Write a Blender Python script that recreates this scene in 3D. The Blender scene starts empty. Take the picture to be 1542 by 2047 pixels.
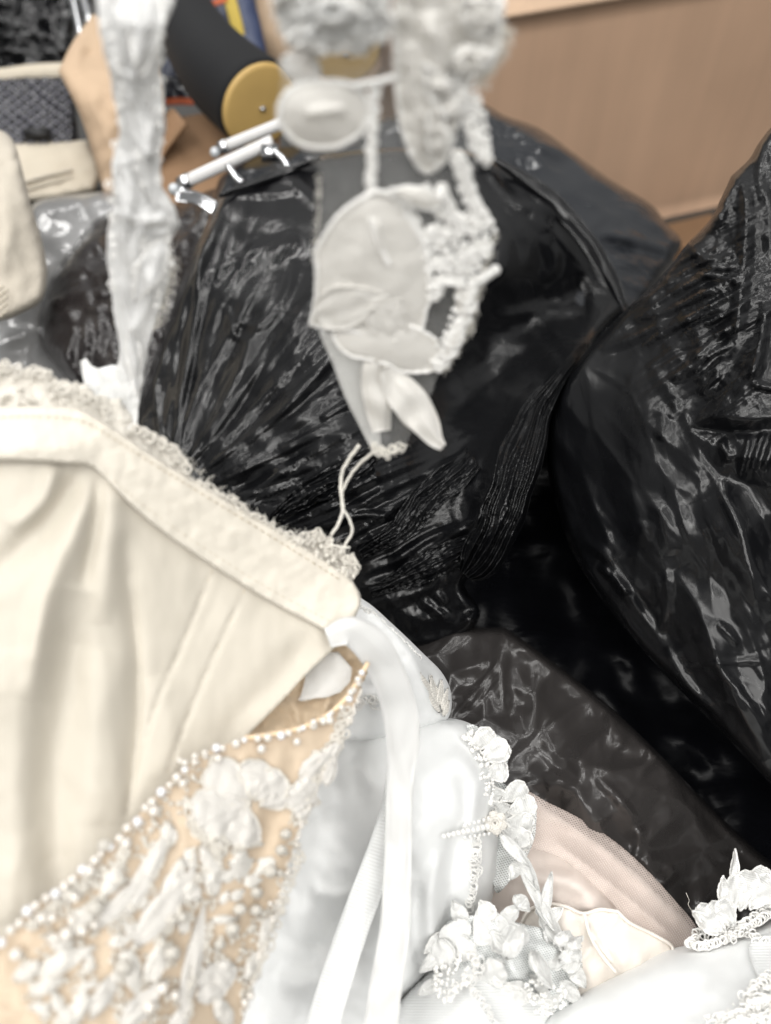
import bpy, math, random
import numpy as np
from mathutils import Vector, Matrix
from mathutils.geometry import delaunay_2d_cdt

SC = bpy.context.scene
COL = SC.collection
R = math.radians
# ------------------------------------------------------------------ camera
PITCH = 55.0
CAM = Vector((0, 0, 1.15))
cd = bpy.data.cameras.new('camera')
cam = bpy.data.objects.new('camera', cd)
COL.objects.link(cam)
cam.location = CAM
cam.rotation_euler = (R(90 - PITCH), 0, 0)
cd.sensor_fit = 'VERTICAL'
cd.sensor_height = 36
cd.lens = 18 / math.tan(R(30))
cd.clip_start = 0.02
cd.clip_end = 200
cd.dof.use_dof = True
cd.dof.focus_distance = 0.58
cd.dof.aperture_fstop = 4.2
SC.camera = cam
# ------------------------------------------------------------------ light
SC.view_settings.view_transform = 'Standard'
SC.view_settings.look = 'None'
SC.view_settings.gamma = 1
SC.view_settings.exposure = 0.0
SC.cycles.use_denoising = True
SC.cycles.max_bounces = 8
SC.cycles.transparent_max_bounces = 24
SC.cycles.sample_clamp_indirect = 6
W = bpy.data.worlds.new('World')
SC.world = W
W.use_nodes = True
wn, wl_ = W.node_tree.nodes, W.node_tree.links
wn.clear()
wo = wn.new('ShaderNodeOutputWorld')
wb = wn.new('ShaderNodeBackground')
wr = wn.new('ShaderNodeValToRGB')
wt = wn.new('ShaderNodeTexCoord')
wd = wn.new('ShaderNodeVectorMath'); wd.operation = 'DOT_PRODUCT'
wd.inputs[1].default_value = (0.10, 0.55, 0.83)
wm = wn.new('ShaderNodeMapRange')
wm.inputs[1].default_value = -1; wm.inputs[2].default_value = 1
wl_.new(wt.outputs['Generated'], wd.inputs[0])
wl_.new(wd.outputs['Value'], wm.inputs[0])
wl_.new(wm.outputs[0], wr.inputs[0])
e = wr.color_ramp.elements
e[0].position = 0.0; e[0].color = (.52, .515, .50, 1)
e[1].position = 1.0; e[1].color = (.75, .75, .74, 1)
x = wr.color_ramp.elements.new(0.60); x.color = (.40, .40, .395, 1)
x = wr.color_ramp.elements.new(0.80); x.color = (.46, .46, .455, 1)
wl_.new(wr.outputs[0], wb.inputs[0])
wb.inputs[1].default_value = 0.58
wl_.new(wb.outputs[0], wo.inputs[0])

def area(name, loc, target, sx, sy, power, col=(1, .985, .96)):
    l = bpy.data.lights.new(name, 'AREA')
    l.shape = 'RECTANGLE'; l.size = sx; l.size_y = sy
    l.energy = power; l.color = col
    o = bpy.data.objects.new(name, l); COL.objects.link(o)
    o.location = loc
    d = Vector(target) - Vector(loc)
    o.rotation_euler = d.to_track_quat('-Z', 'Y').to_euler()
    return o
# ceiling strip lamps of the shop (they give the streaks on the plastic)
for lx, ly, pw in ((1.25, 2.3, 8), (0.35, 2.5, 8), (-0.6, 2.3, 8), (-1.5, 2.0, 8), (1.2, 0.5, 10), (0.45, 0.7, 8), (-0.45, 0.6, 9), (-1.2, 0.3, 10)):
    area('ceiling_or_fill_lamp', (lx, ly, 2.9), (lx, ly, 0), 0.055, 1.15, pw * (0.8 if ly > 1.5 else 0.6))
for lx, ly, pw in ((-0.75, 2.9, 17), (-1.7, 1.25, 14), (-2.2, 4.6, 30), (-3.7, 5.0, 34)):  # unseen ceiling panels, added for broad grey reflections on the right bag
    area('ceiling_or_fill_lamp', (lx, ly, 2.9), (lx, ly, 0), 0.6, 1.2, pw)
area('ceiling_or_fill_lamp', (-0.25, -0.95, 2.75), (0.0, 0.2, 0.6), 3.2, 1.5, 58)  # large soft fill light, added behind the camera to brighten the lace
for lx, ly in ((1.15, -0.55), (0.75, -1.9)):  # extra strips added at right front to glint on the twisted neck
    area('ceiling_or_fill_lamp', (lx, ly, 2.8), (lx, ly, 0), 0.06, 1.0, 6)
for lx in (-0.9, 0.75):  # narrow strips added on the camera side for sparkle on the plastic
    area('ceiling_or_fill_lamp', (lx, -0.15, 2.9), (lx, -0.1, 0), 1.0, 0.05, 6)

# ------------------------------------------------------------------ maths
FPX = 1023.5 / math.tan(R(30))
RM = np.array(cam.rotation_euler.to_matrix())
def P(x, y, d):
    """world point seen from the viewpoint at photo pixel x,y and depth d (metres)"""
    x = np.asarray(x, float); y = np.asarray(y, float); d = np.asarray(d, float)
    x, y, d = np.broadcast_arrays(x, y, d)
    v = np.stack([(x - 771) / FPX * d, -(y - 1023.5) / FPX * d, -d], -1)
    return v @ RM.T + np.array(CAM)

def tps(ctrl):
    c = np.array(ctrl, float)
    n = len(c)
    xy = c[:, :2] / 1000
    def U(r2): return np.where(r2 > 1e-12, r2 * np.log(np.maximum(r2, 1e-12)), 0)
    K = U(((xy[:, None] - xy[None]) ** 2).sum(-1)) + np.eye(n) * 1e-4
    A = np.zeros((n + 3, n + 3)); A[:n, :n] = K
    Q = np.c_[np.ones(n), xy]; A[:n, n:] = Q; A[n:, :n] = Q.T
    w = np.linalg.lstsq(A, np.r_[c[:, 2], 0, 0, 0], rcond=None)[0]
    def f(X, Y):
        X = np.asarray(X, float); Y = np.asarray(Y, float)
        p = np.stack(np.broadcast_arrays(X, Y), -1) / 1000
        sh = p.shape[:-1]; p = p.reshape(-1, 2)
        o = U(((p[:, None] - xy[None]) ** 2).sum(-1)) @ w[:n] + w[n] + p @ w[n + 1:]
        return o.reshape(sh)
    return f
def flat(ctrl):      # plane through three+ control points (least squares)
    c = np.array(ctrl, float)
    A = np.c_[np.ones(len(c)), c[:, :2] / 1000]
    w = np.linalg.lstsq(A, c[:, 2], rcond=None)[0]
    return lambda X, Y: w[0] + w[1] * np.asarray(X) / 1000 + w[2] * np.asarray(Y) / 1000

_rs = np.random.RandomState(7)
_perm = np.r_[_rs.permutation(512), ][:512]
_perm = np.r_[_perm, _perm]
_gr = _rs.rand(512) * 2 * np.pi
_gx, _gy = np.cos(_gr), np.sin(_gr)
def noise(x, y):
    x = np.asarray(x, float); y = np.asarray(y, float)
    xi = np.floor(x).astype(int); yi = np.floor(y).astype(int)
    xf, yf = x - xi, y - yi
    u = xf ** 3 * (xf * (xf * 6 - 15) + 10); v = yf ** 3 * (yf * (yf * 6 - 15) + 10)
    def g(ix, iy, dx, dy):
        h = _perm[(_perm[ix & 511] + iy) & 511]
        return _gx[h] * dx + _gy[h] * dy
    a = g(xi, yi, xf, yf); b = g(xi + 1, yi, xf - 1, yf)
    c = g(xi, yi + 1, xf, yf - 1); d = g(xi + 1, yi + 1, xf - 1, yf - 1)
    return ((a + (b - a) * u) + ((c + (d - c) * u) - (a + (b - a) * u)) * v) * 1.5
_wr = np.random.RandomState(3); _wx = _wr.rand(512); _wy = _wr.rand(512)
def crum(x, y):
    """net of straight creases with flat facets between (0..~1 at the creases)"""
    x = np.asarray(x, float); y = np.asarray(y, float)
    xi = np.floor(x).astype(int); yi = np.floor(y).astype(int)
    f1 = np.full(x.shape, 9.); f2 = np.full(x.shape, 9.)
    for dx in (-1, 0, 1):
        for dy in (-1, 0, 1):
            h = _perm[(_perm[(xi + dx) & 511] + yi + dy) & 511]
            d = np.hypot(xi + dx + _wx[h] - x, yi + dy + _wy[h] - y)
            n1 = np.minimum(f1, d); f2 = np.where(d < f1, f1, np.minimum(f2, d)); f1 = n1
    return .55 - np.minimum(f2 - f1, 1.0)
def fold(q, s_, k=0.0):
    """long straight pleats across q that come and go along s_"""
    q = q + .55 * noise(q * .35 + k, s_ * .6 + k)
    w = np.abs((q % 1) - .5) * 2
    return w * np.clip(.55 + 1.1 * noise(np.floor(q) * 1.7 + k, s_ + np.floor(q) * 3.3), 0, 1.2)
def ridged(x, y): return 1 - 2.2 * np.abs(noise(x, y))
def fbm(x, y, o=3):
    s = 0; a = 1.0
    for k in range(o):
        s = s + a * noise(x * 2 ** k + 17 * k, y * 2 ** k + 5 * k); a *= .5
    return s
def sstep(a, b, x):
    t = np.clip((x - a) / (b - a), 0, 1); return t * t * (3 - 2 * t)

def spl(pts, step, closed=False):
    """resampled Catmull-Rom; a point with a trailing 'c' is a sharp corner"""
    co = [len(p) > 2 and p[-1] == 'c' for p in pts]
    q = np.array([[float(v) for v in p if v != 'c'] for p in pts])
    n = len(q)
    T = np.zeros_like(q)
    for i in range(n):
        if closed: T[i] = (q[(i + 1) % n] - q[i - 1]) / 2
        else: T[i] = (q[min(i + 1, n - 1)] - q[max(i - 1, 0)]) / (2 if 0 < i < n - 1 else 1)
    out = []
    for i in range(n if closed else n - 1):
        j = (i + 1) % n
        L = np.linalg.norm((q[j] - q[i])[:2])
        lim = lambda t: t * min(1, 1.4 * L / max(np.linalg.norm(t[:2]), 1e-9))
        ta = (q[j] - q[i]) if co[i] else lim(T[i])
        tb = (q[j] - q[i]) if co[j] else lim(T[j])
        m = max(1, int(round(L / step)))
        t = (np.arange(m) / m)[:, None]
        out.append((2*t**3-3*t**2+1)*q[i] + (t**3-2*t**2+t)*ta + (-2*t**3+3*t**2)*q[j] + (t**3-t**2)*tb)
    o = np.vstack(out)
    if not closed: o = np.vstack([o, q[-1:]])
    return o
def dist_poly(X, Y, pl, closed=True):
    a = pl[:, :2]; b = np.roll(a, -1, 0)
    if not closed: a, b = a[:-1], b[:-1]
    p = np.stack([X, Y], -1)
    best = np.full(len(p), 1e9); par = np.zeros(len(p))
    for k in range(len(a)):
        ab = b[k] - a[k]; l2 = max((ab ** 2).sum(), 1e-9)
        t = np.clip(((p - a[k]) @ ab) / l2, 0, 1)
        d = np.hypot(*(p - a[k] - t[:, None] * ab).T)
        m = d < best
        best[m] = d[m]; par[m] = (k + t[m]) / len(a)
    return best, par
def inside(X, Y, pl):
    r = np.zeros(len(X), bool)
    x0, y0 = pl[:, 0], pl[:, 1]; x1, y1 = np.roll(x0, -1), np.roll(y0, -1)
    for i in range(len(pl)):
        c = ((y0[i] > Y) != (y1[i] > Y))
        if c.any():
            r ^= c & (X < (x1[i] - x0[i]) * (Y - y0[i]) / (y1[i] - y0[i] + 1e-12) + x0[i])
    return r
def creases(lines, sharp=True, jit=0):
    """lines: (pts, width px, height m) -> function giving the raised ridges"""
    L = [(spl(p, 12), w, h) for p, w, h in lines]
    def f(X, Y):
        X = np.asarray(X, float); Y = np.asarray(Y, float); sh = X.shape
        X = X.ravel(); Y = Y.ravel()
        s = np.zeros(len(X))
        for pl, w, h in L:
            bx0, by0 = pl.min(0)[:2] - 4 * w; bx1, by1 = pl.max(0)[:2] + 4 * w
            m = (X > bx0) & (X < bx1) & (Y > by0) & (Y < by1)
            if not m.any(): continue
            d, t = dist_poly(X[m], Y[m], pl, False)
            tap = np.clip(np.minimum(t, 1 - t) * 6, 0, 1) ** .7
            g = np.clip(1 - d / (2.4 * w), 0, 1) if sharp == 'tent' else np.exp(-d / w) if sharp else np.exp(-(d / w) ** 2)
            s[m] += h * tap * g
        return s.reshape(sh)
    return f
def plateau(pl, w, h):
    q = spl(pl, 12, True)
    def f(X, Y):
        X = np.asarray(X, float); Y = np.asarray(Y, float); sh = X.shape
        d, _ = dist_poly(X.ravel(), Y.ravel(), q); i = inside(X.ravel(), Y.ravel(), q)
        return (np.where(i, np.clip(d / w, 0, 1), 0) * h).reshape(sh)
    return f
def tents(n, box, ang, wr, hr, lr, seed, spread=.35):
    """random straight folds with flat flanks: ang = angle in degrees or a function (x, y) -> radians"""
    rg = np.random.RandomState(seed); T = []
    for _ in range(n):
        x = rg.uniform(box[0], box[2]); y = rg.uniform(box[1], box[3])
        a = (ang(x, y) if callable(ang) else R(ang)) + rg.randn() * spread
        T.append((x, y, math.cos(a), math.sin(a), rg.uniform(*wr), rg.uniform(*hr) * (1 if rg.rand() < .75 else -.7), rg.uniform(*lr), rg.uniform(.35, 2.6), rg.randn() * .0012))
    def f(X, Y):
        X = np.asarray(X, float); Y = np.asarray(Y, float); s = np.zeros(X.shape)
        for x, y, c, si, w, h, l, asym, bow in T:
            u = (X - x) * c + (Y - y) * si; v = -(X - x) * si + (Y - y) * c + bow * u * u * .6
            vv = np.where(v > 0, v, -v * asym)
            s += h * np.clip(1 - vv / w, 0, 1) * np.clip(1.25 - np.abs(u) / l * 1.25, 0, 1)
        return s
    return f

# ------------------------------------------------------------------ objects
WL = {}
def tag(o, label=None, cat=None, group=None, kind=None):
    if label: o['label'] = label
    if cat: o['category'] = cat
    if group: o['group'] = group
    if kind: o['kind'] = kind
    return o
def link(name, me, mat, parent=None, loc=None):
    o = bpy.data.objects.new(name, me); COL.objects.link(o)
    if mat: me.materials.append(mat)
    pl = WL[parent.name] if parent else np.zeros(3)
    loc = pl if loc is None else np.array(loc)
    if parent: o.parent = parent
    o.location = loc - pl
    WL[o.name] = loc
    return o
def empty(name, loc, label, cat, group=None):
    o = bpy.data.objects.new(name, None); COL.objects.link(o)
    o.location = [float(v) for v in loc]; o.empty_display_size = .02
    WL[o.name] = np.array(loc, float)
    return tag(o, label, cat, group)
def mk(name, V, F, mat, parent=None, uv=None, smooth=True):
    V = np.asarray(V, float)
    if parent: loc = WL[parent.name]
    else: loc = np.array([V[:, 0].mean(), V[:, 1].mean(), V[:, 2].min()])
    me = bpy.data.meshes.new(name)
    me.from_pydata((V - loc).tolist(), [], F)
    if smooth: me.polygons.foreach_set('use_smooth', [True] * len(me.polygons))
    if uv is not None:
        uv = np.asarray(uv, float)
        li = np.empty(len(me.loops), int); me.loops.foreach_get('vertex_index', li)
        u = me.uv_layers.new(name='UVMap')
        u.data.foreach_set('uv', uv[li].ravel())
    me.update()
    return link(name, me, mat, parent, loc)
class MB:      # collects several shapes that make one mesh
    def __init__(s): s.V = []; s.F = []; s.U = []; s.n = 0
    def add(s, V, F, U=None):
        V = np.asarray(V, float)
        s.V.append(V); s.F += [tuple(i + s.n for i in f) for f in F]
        s.U.append(np.zeros((len(V), 2)) if U is None else np.asarray(U, float)); s.n += len(V)
        return s
    def build(s, name, mat, parent=None, smooth=True):
        return mk(name, np.vstack(s.V), s.F, mat, parent, np.vstack(s.U), smooth)

def cdt(outline, step, rng, holes=()):
    ol = outline[:, :2]
    x0, y0 = ol.min(0); x1, y1 = ol.max(0)
    ys = np.arange(y0, y1, step * .87)
    X, Y = [], []
    for i, yy in enumerate(ys):
        xs = np.arange(x0 + (i % 2) * step / 2, x1, step)
        X.append(xs); Y.append(np.full(len(xs), yy))
    X = np.concatenate(X) if X else np.zeros(0); Y = np.concatenate(Y) if Y else np.zeros(0)
    X = X + (rng.rand(len(X)) - .5) * step * .25; Y = Y + (rng.rand(len(Y)) - .5) * step * .25
    k = inside(X, Y, ol)
    for h in holes: k &= ~inside(X, Y, h)
    X, Y = X[k], Y[k]
    d, _ = dist_poly(X, Y, ol)
    for h in holes: d = np.minimum(d, dist_poly(X, Y, h)[0])
    X, Y = X[d > step * .55], Y[d > step * .55]
    loops = [ol] + list(holes)
    pts = []; edges = []
    for l in loops:
        b = len(pts); m = len(l)
        pts += [Vector((float(p[0]), float(p[1]))) for p in l]
        edges += [(b + i, b + (i + 1) % m) for i in range(m)]
    nb = len(pts)
    pts += [Vector((float(a), float(b))) for a, b in zip(X, Y)]
    vo, eo, fo, _, _, _ = delaunay_2d_cdt(pts, edges, [], 2 if holes else 1, 1e-4)
    q = np.array([(v.x, v.y) for v in vo])
    faces = [tuple(f) for f in fo]
    if holes:
        cen = np.array([q[list(f)].mean(0) for f in faces])
        k = inside(cen[:, 0], cen[:, 1], ol)
        for h in holes: k &= ~inside(cen[:, 0], cen[:, 1], h)
        faces = [f for f, kk in zip(faces, k) if kk]
    return q, faces
def sheet(name, pts, depth, mat, parent=None, step=14, thick=.0008, edge=None, disp=None, back=None,
          seed=1, rough=0, holes=(), ret=False, outstep=None):
    """a cloth / plastic skin: outline in photo pixels, depth(x,y) in metres, disp = metres toward the eye.
    edge=(px, m): the rim rolls away by m over px.  back=m: closed body that bulges m behind the rim."""
    rng = np.random.RandomState(seed)
    ol = spl(pts, outstep or step, True)
    if rough:
        nrm = np.roll(ol, -1, 0) - np.roll(ol, 1, 0)
        nrm = np.stack([nrm[:, 1], -nrm[:, 0]], 1) / (np.linalg.norm(nrm, axis=1, keepdims=True) + 1e-9)
        ol[:, :2] += nrm * (rng.rand(len(ol), 1) - .5) * 2 * rough
    q, F = cdt(ol, step, rng, [spl(h, outstep or step, True) for h in holes])
    X, Y = q.T
    D = depth(X, Y).copy() if callable(depth) else np.full(len(X), float(depth))
    dd, _ = dist_poly(X, Y, ol)
    if edge:
        s = np.clip(dd / edge[0], 0, 1)
        D += edge[1] * (1 - np.sqrt(np.clip(1 - (1 - s) ** 2, 0, 1)))
    if disp is not None:
        D -= disp(X, Y) * (np.clip(dd / 12, 0, 1) if back else 1)
    V = P(X, Y, D)
    # orient toward camera
    def flipped(f):
        a, b, c = q[f[0]], q[f[1]], q[f[2]]
        return (b[0]-a[0])*(c[1]-a[1]) - (b[1]-a[1])*(c[0]-a[0]) > 0
    F = [f[::-1] if flipped(f) else f for f in F]
    cnt = {}
    for f in F:
        for i in range(len(f)): cnt[(f[i], f[(i + 1) % len(f)])] = 1
    bnd = [(a, b) for (a, b) in cnt if (b, a) not in cnt]
    n = len(V)
    if back:
        s = np.clip(dd / max(dd.max(), 1), 0, 1)
        Db = D + thick + back * np.sqrt(np.clip(1 - (1 - s) ** 2, 0, 1))
        Vb = P(X, Y, Db)
    else:
        N = np.zeros((n, 3))
        for f in F:
            nn = np.cross(V[f[1]] - V[f[0]], V[f[2]] - V[f[0]])
            for i in f: N[i] += nn
        N /= np.linalg.norm(N, axis=1, keepdims=True) + 1e-12
        Vb = V - N * thick
    VV = np.vstack([V, Vb])
    FF = F + [tuple(i + n for i in f[::-1]) for f in F] + [(b, a, a + n, b + n) for a, b in bnd]
    uv = np.stack([X, Y], 1) / 1000
    o = mk(name, VV, FF, mat, parent, np.vstack([uv, uv]))
    if ret: return o, ol
    return o
def on(depth, pts, lift=0.0):
    a = np.array([[p[0], p[1]] for p in pts], float)
    return P(a[:, 0], a[:, 1], depth(a[:, 0], a[:, 1]) - lift)
def tubeV(C, r, sides=6, closed=False):
    C = np.asarray(C, float); n = len(C)
    r = np.broadcast_to(np.asarray(r, float), (n,))
    T = np.gradient(C, axis=0) if not closed else (np.roll(C, -1, 0) - np.roll(C, 1, 0))
    T /= np.linalg.norm(T, axis=1, keepdims=True) + 1e-12
    ref = np.array([.3, .5, .81])
    A = np.cross(T, ref); A /= np.linalg.norm(A, axis=1, keepdims=True) + 1e-12
    B = np.cross(T, A)
    th = np.arange(sides) / sides * 2 * np.pi
    V = C[:, None] + r[:, None, None] * (np.cos(th)[None, :, None] * A[:, None] + np.sin(th)[None, :, None] * B[:, None])
    V = V.reshape(-1, 3); F = []
    for i in range(n if closed else n - 1):
        j = (i + 1) % n
        for k in range(sides):
            F.append((i*sides+k, i*sides+(k+1) % sides, j*sides+(k+1) % sides, j*sides+k))
    if not closed:
        F.append(tuple(range(sides))[::-1]); F.append(tuple((n-1)*sides+k for k in range(sides)))
    U = np.stack([np.repeat(np.linspace(0, 1, n), sides), np.tile(th / 6.28, n)], 1)
    return V, F, U
def sphereV(c, r, seg=10, rings=7, sq=(1, 1, 1)):
    V = [(0, 0, 1)]
    for i in range(1, rings):
        a = math.pi * i / rings
        for k in range(seg):
            b = 2 * math.pi * k / seg
            V.append((math.sin(a)*math.cos(b), math.sin(a)*math.sin(b), math.cos(a)))
    V.append((0, 0, -1))
    F = [(0, 1 + k, 1 + (k + 1) % seg) for k in range(seg)]
    for i in range(rings - 2):
        for k in range(seg):
            a = 1 + i*seg + k; b = 1 + i*seg + (k+1) % seg
            F.append((a, a + seg, b + seg, b))
    l = len(V) - 1; s = 1 + (rings - 2) * seg
    F += [(l, s + (k + 1) % seg, s + k) for k in range(seg)]
    return np.array(V) * np.array(sq) * r + np.asarray(c), F
def boxV(c, s):
    c = np.array(c); s = np.array(s) / 2
    V = [c + s * np.array(k) for k in [(-1,-1,-1),(1,-1,-1),(1,1,-1),(-1,1,-1),(-1,-1,1),(1,-1,1),(1,1,1),(-1,1,1)]]
    return V, [(0,3,2,1),(4,5,6,7),(0,1,5,4),(1,2,6,5),(2,3,7,6),(3,0,4,7)]
def ribbonV(pts, width, thick=.0006, step=8, crown=0, wob=0, seed=0):
    """pts (x,y,d) centre line in photo px, width px (scalar or list like pts)"""
    q = np.array(pts, float)
    w = np.broadcast_to(np.asarray(width, float), (len(q),))
    c = spl([tuple(r) + (ww,) for r, ww in zip(q.tolist(), w)], step)
    T = np.gradient(c[:, :2], axis=0); T /= np.linalg.norm(T, axis=1, keepdims=True) + 1e-9
    N = np.stack([-T[:, 1], T[:, 0]], 1)
    m = 7
    V, U = [], []
    Ls = np.r_[0, np.cumsum(np.hypot(*np.diff(c[:, :2], axis=0).T))]
    for k in range(m):
        s = k / (m - 1) * 2 - 1
        xy = c[:, :2] + N * (c[:, 3:4] / 2 * s)
        d = c[:, 2] - crown * (1 - s * s) + (wob * noise(Ls / 60 + seed * 9, np.full(len(c), s * 1.3 + seed)) if wob else 0)
        V.append(P(xy[:, 0], xy[:, 1], d)); U.append(np.stack([Ls / 1000, np.full(len(c), (s + 1) / 2)], 1))
    V = np.stack(V, 1); U = np.stack(U, 1)
    return gridsolid(V, U, thick)
def gridsolid(V, U, thick):
    n, m = V.shape[:2]
    du = np.gradient(V, axis=0); dv = np.gradient(V, axis=1)
    N = np.cross(du, dv); N /= np.linalg.norm(N, axis=2, keepdims=True) + 1e-12
    view = np.array(CAM) - V.mean((0, 1))
    if (N.mean((0, 1)) @ view) < 0: N = -N; flip = True
    else: flip = False
    A = V.reshape(-1, 3); B = (V - N * thick).reshape(-1, 3)
    F = []
    k = n * m
    for i in range(n - 1):
        for j in range(m - 1):
            f = (i*m+j, (i+1)*m+j, (i+1)*m+j+1, i*m+j+1)
            F.append(f[::-1] if flip else f); g = tuple(v + k for v in f)
            F.append(g if flip else g[::-1])
    ring = [(i*m) for i in range(n)] + [((n-1)*m+j) for j in range(1, m)] + [(i*m+m-1) for i in range(n-2, -1, -1)] + [j for j in range(m-2, 0, -1)]
    for a, b in zip(ring, ring[1:] + ring[:1]):
        f = (a, a + k, b + k, b); F.append(f if flip else f[::-1])
    UU = np.vstack([U.reshape(-1, 2)] * 2)
    return np.vstack([A, B]), F, UU
def leafV(base, tip, wid, depth, dome=.002, bend=0, shape='leaf', lift0=.0008, lift1=.002, ripple=.0008, seed=0, thick=.0007, curl=0, n=18, m=9):
    """a petal / leaf from base to tip (photo px) lying over depth(x,y); lift = metres it stands off"""
    b = np.array(base[:2], float); t = np.array(tip[:2], float)
    L = t - b; l = np.hypot(*L); e1 = L / l; e2 = np.array([-e1[1], e1[0]])
    u = np.linspace(0, 1, n)
    if shape == 'leaf': w = np.sin(np.pi * u ** .8) ** .8 * (1 - .12 * u)
    elif shape == 'round': w = np.sqrt(np.clip(1 - (2 * u - 1) ** 2, 0, 1)) * 1.0
    elif shape == 'petal': w = np.clip(np.sin(np.pi * np.clip(u * .93 + .0, 0, 1) ** 1.5), 0, 1) ** .65 
    elif shape == 'strip': w = np.clip(np.minimum(u * 9, (1 - u) * 7), 0, 1) ** .6
    else: w = np.ones(n)
    w = np.maximum(w, .03) * wid / 2
    rg = np.random.RandomState(seed)
    w = w * (1 + .10 * noise(u * 6 + seed * 3.1, u * 0 + seed))
    s = np.linspace(-1, 1, m)
    UU, SS = np.meshgrid(u, s, indexing='ij')
    off = SS * w[:, None] + bend * np.sin(np.pi * UU)
    X = b[0] + e1[0] * l * UU + e2[0] * off; Y = b[1] + e1[1] * l * UU + e2[1] * off
    D = depth(X, Y) if callable(depth) else np.full(X.shape, float(depth))
    D = D - lift0 - (lift1 - lift0) * UU - dome * (1 - SS ** 2) * np.sin(np.pi * np.clip(UU * .9 + .05, 0, 1)) - curl * UU ** 2 * SS \
        - ripple * noise(UU * 4 + seed * 7.7, SS * 2 + seed * 2.3) + .35 * dome * np.exp(-(SS / .16) ** 2)
    V = P(X, Y, D)
    return gridsolid(V, np.stack([UU * l / 1000, SS * w.max() / 1000], -1), thick), V
def rimC(V):
    n, m = V.shape[:2]
    return np.vstack([V[:, 0], V[-1, 1:], V[-2::-1, -1], V[0, -2:0:-1]])
def px2m(d): return d / FPX
def fringeV(line, depth, length, count, r=.00022, seed=0, spread=1.2, ang=None, lift=0):
    """short fibres along a polyline in photo px"""
    rg = np.random.RandomState(seed); mb = MB()
    q = spl(line, 4) if len(line) < 200 else np.array(line, float)
    for k in range(count):
        i = rg.randint(len(q)); x, y = q[i, :2]
        j = min(i + 1, len(q) - 1); t = q[j, :2] - q[max(j - 1, 0), :2]
        a = math.atan2(t[1], t[0]) - math.pi / 2 if ang is None else ang
        a += (rg.rand() - .5) * 2 * spread
        l = length * (.35 + rg.rand())
        s = np.linspace(0, 1, 5); kx = (rg.rand() - .5) * 1.6
        xs = x + np.cos(a + kx * s) * l * s; ys = y + np.sin(a + kx * s) * l * s
        d = (depth(np.array([x]), np.array([y]))[0] if callable(depth) else depth) - lift - (rg.rand() - .4) * .004 * s
        mb.add(*tubeV(P(xs, ys, d), r * np.linspace(1, .5, 5), 3))
    return mb
def knotsV(mb, region, depth, count, rpx=(4, 9), lift=.0006, seed=0, sq=None, seg=7):
    """many thread knots / seed beads inside a polygon region"""
    rg = np.random.RandomState(seed); pl = spl(region, 10, True)
    x0, y0 = pl.min(0)[:2]; x1, y1 = pl.max(0)[:2]; k = 0; g = 0
    while k < count and g < count * 30:
        g += 1
        x = x0 + rg.rand() * (x1 - x0); y = y0 + rg.rand() * (y1 - y0)
        if not inside(np.array([x]), np.array([y]), pl)[0]: continue
        d = float(depth(np.array([x]), np.array([y]))[0]) if callable(depth) else depth
        r = rg.uniform(*rpx) * px2m(d)
        mb.add(*sphereV(P(x, y, d - lift - rg.rand() * .0012), r, seg, 5, rg.uniform(.6, 1.3, 3))); k += 1
    return mb
def loopsV(mb, line, depth, rpx=8, count=20, r=.00035, seed=0, lift=.001, jitter=6):
    """little corded loops (embroidery scrolls) along a line"""
    rg = np.random.RandomState(seed); q = spl(line, 3)
    for k in range(count):
        i = int((k + rg.rand() * .5) / count * (len(q) - 1)); x, y = q[i, :2] + rg.randn(2) * jitter * .5
        d = float(depth(np.array([x]), np.array([y]))[0]) if callable(depth) else depth
        th = np.linspace(0, 2 * math.pi, 9)[:-1] + rg.rand() * 6
        rr = rpx * rg.uniform(.7, 1.25); el = rg.uniform(.5, 1)
        a = rg.rand() * 6
        xs = np.cos(th) * rr; ys = np.sin(th) * rr * el
        X = x + xs * math.cos(a) - ys * math.sin(a); Y = y + xs * math.sin(a) + ys * math.cos(a)
        mb.add(*tubeV(P(X, Y, d - lift - rg.rand(len(th)) * .0008), r, 5, True))
    return mb
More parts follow.
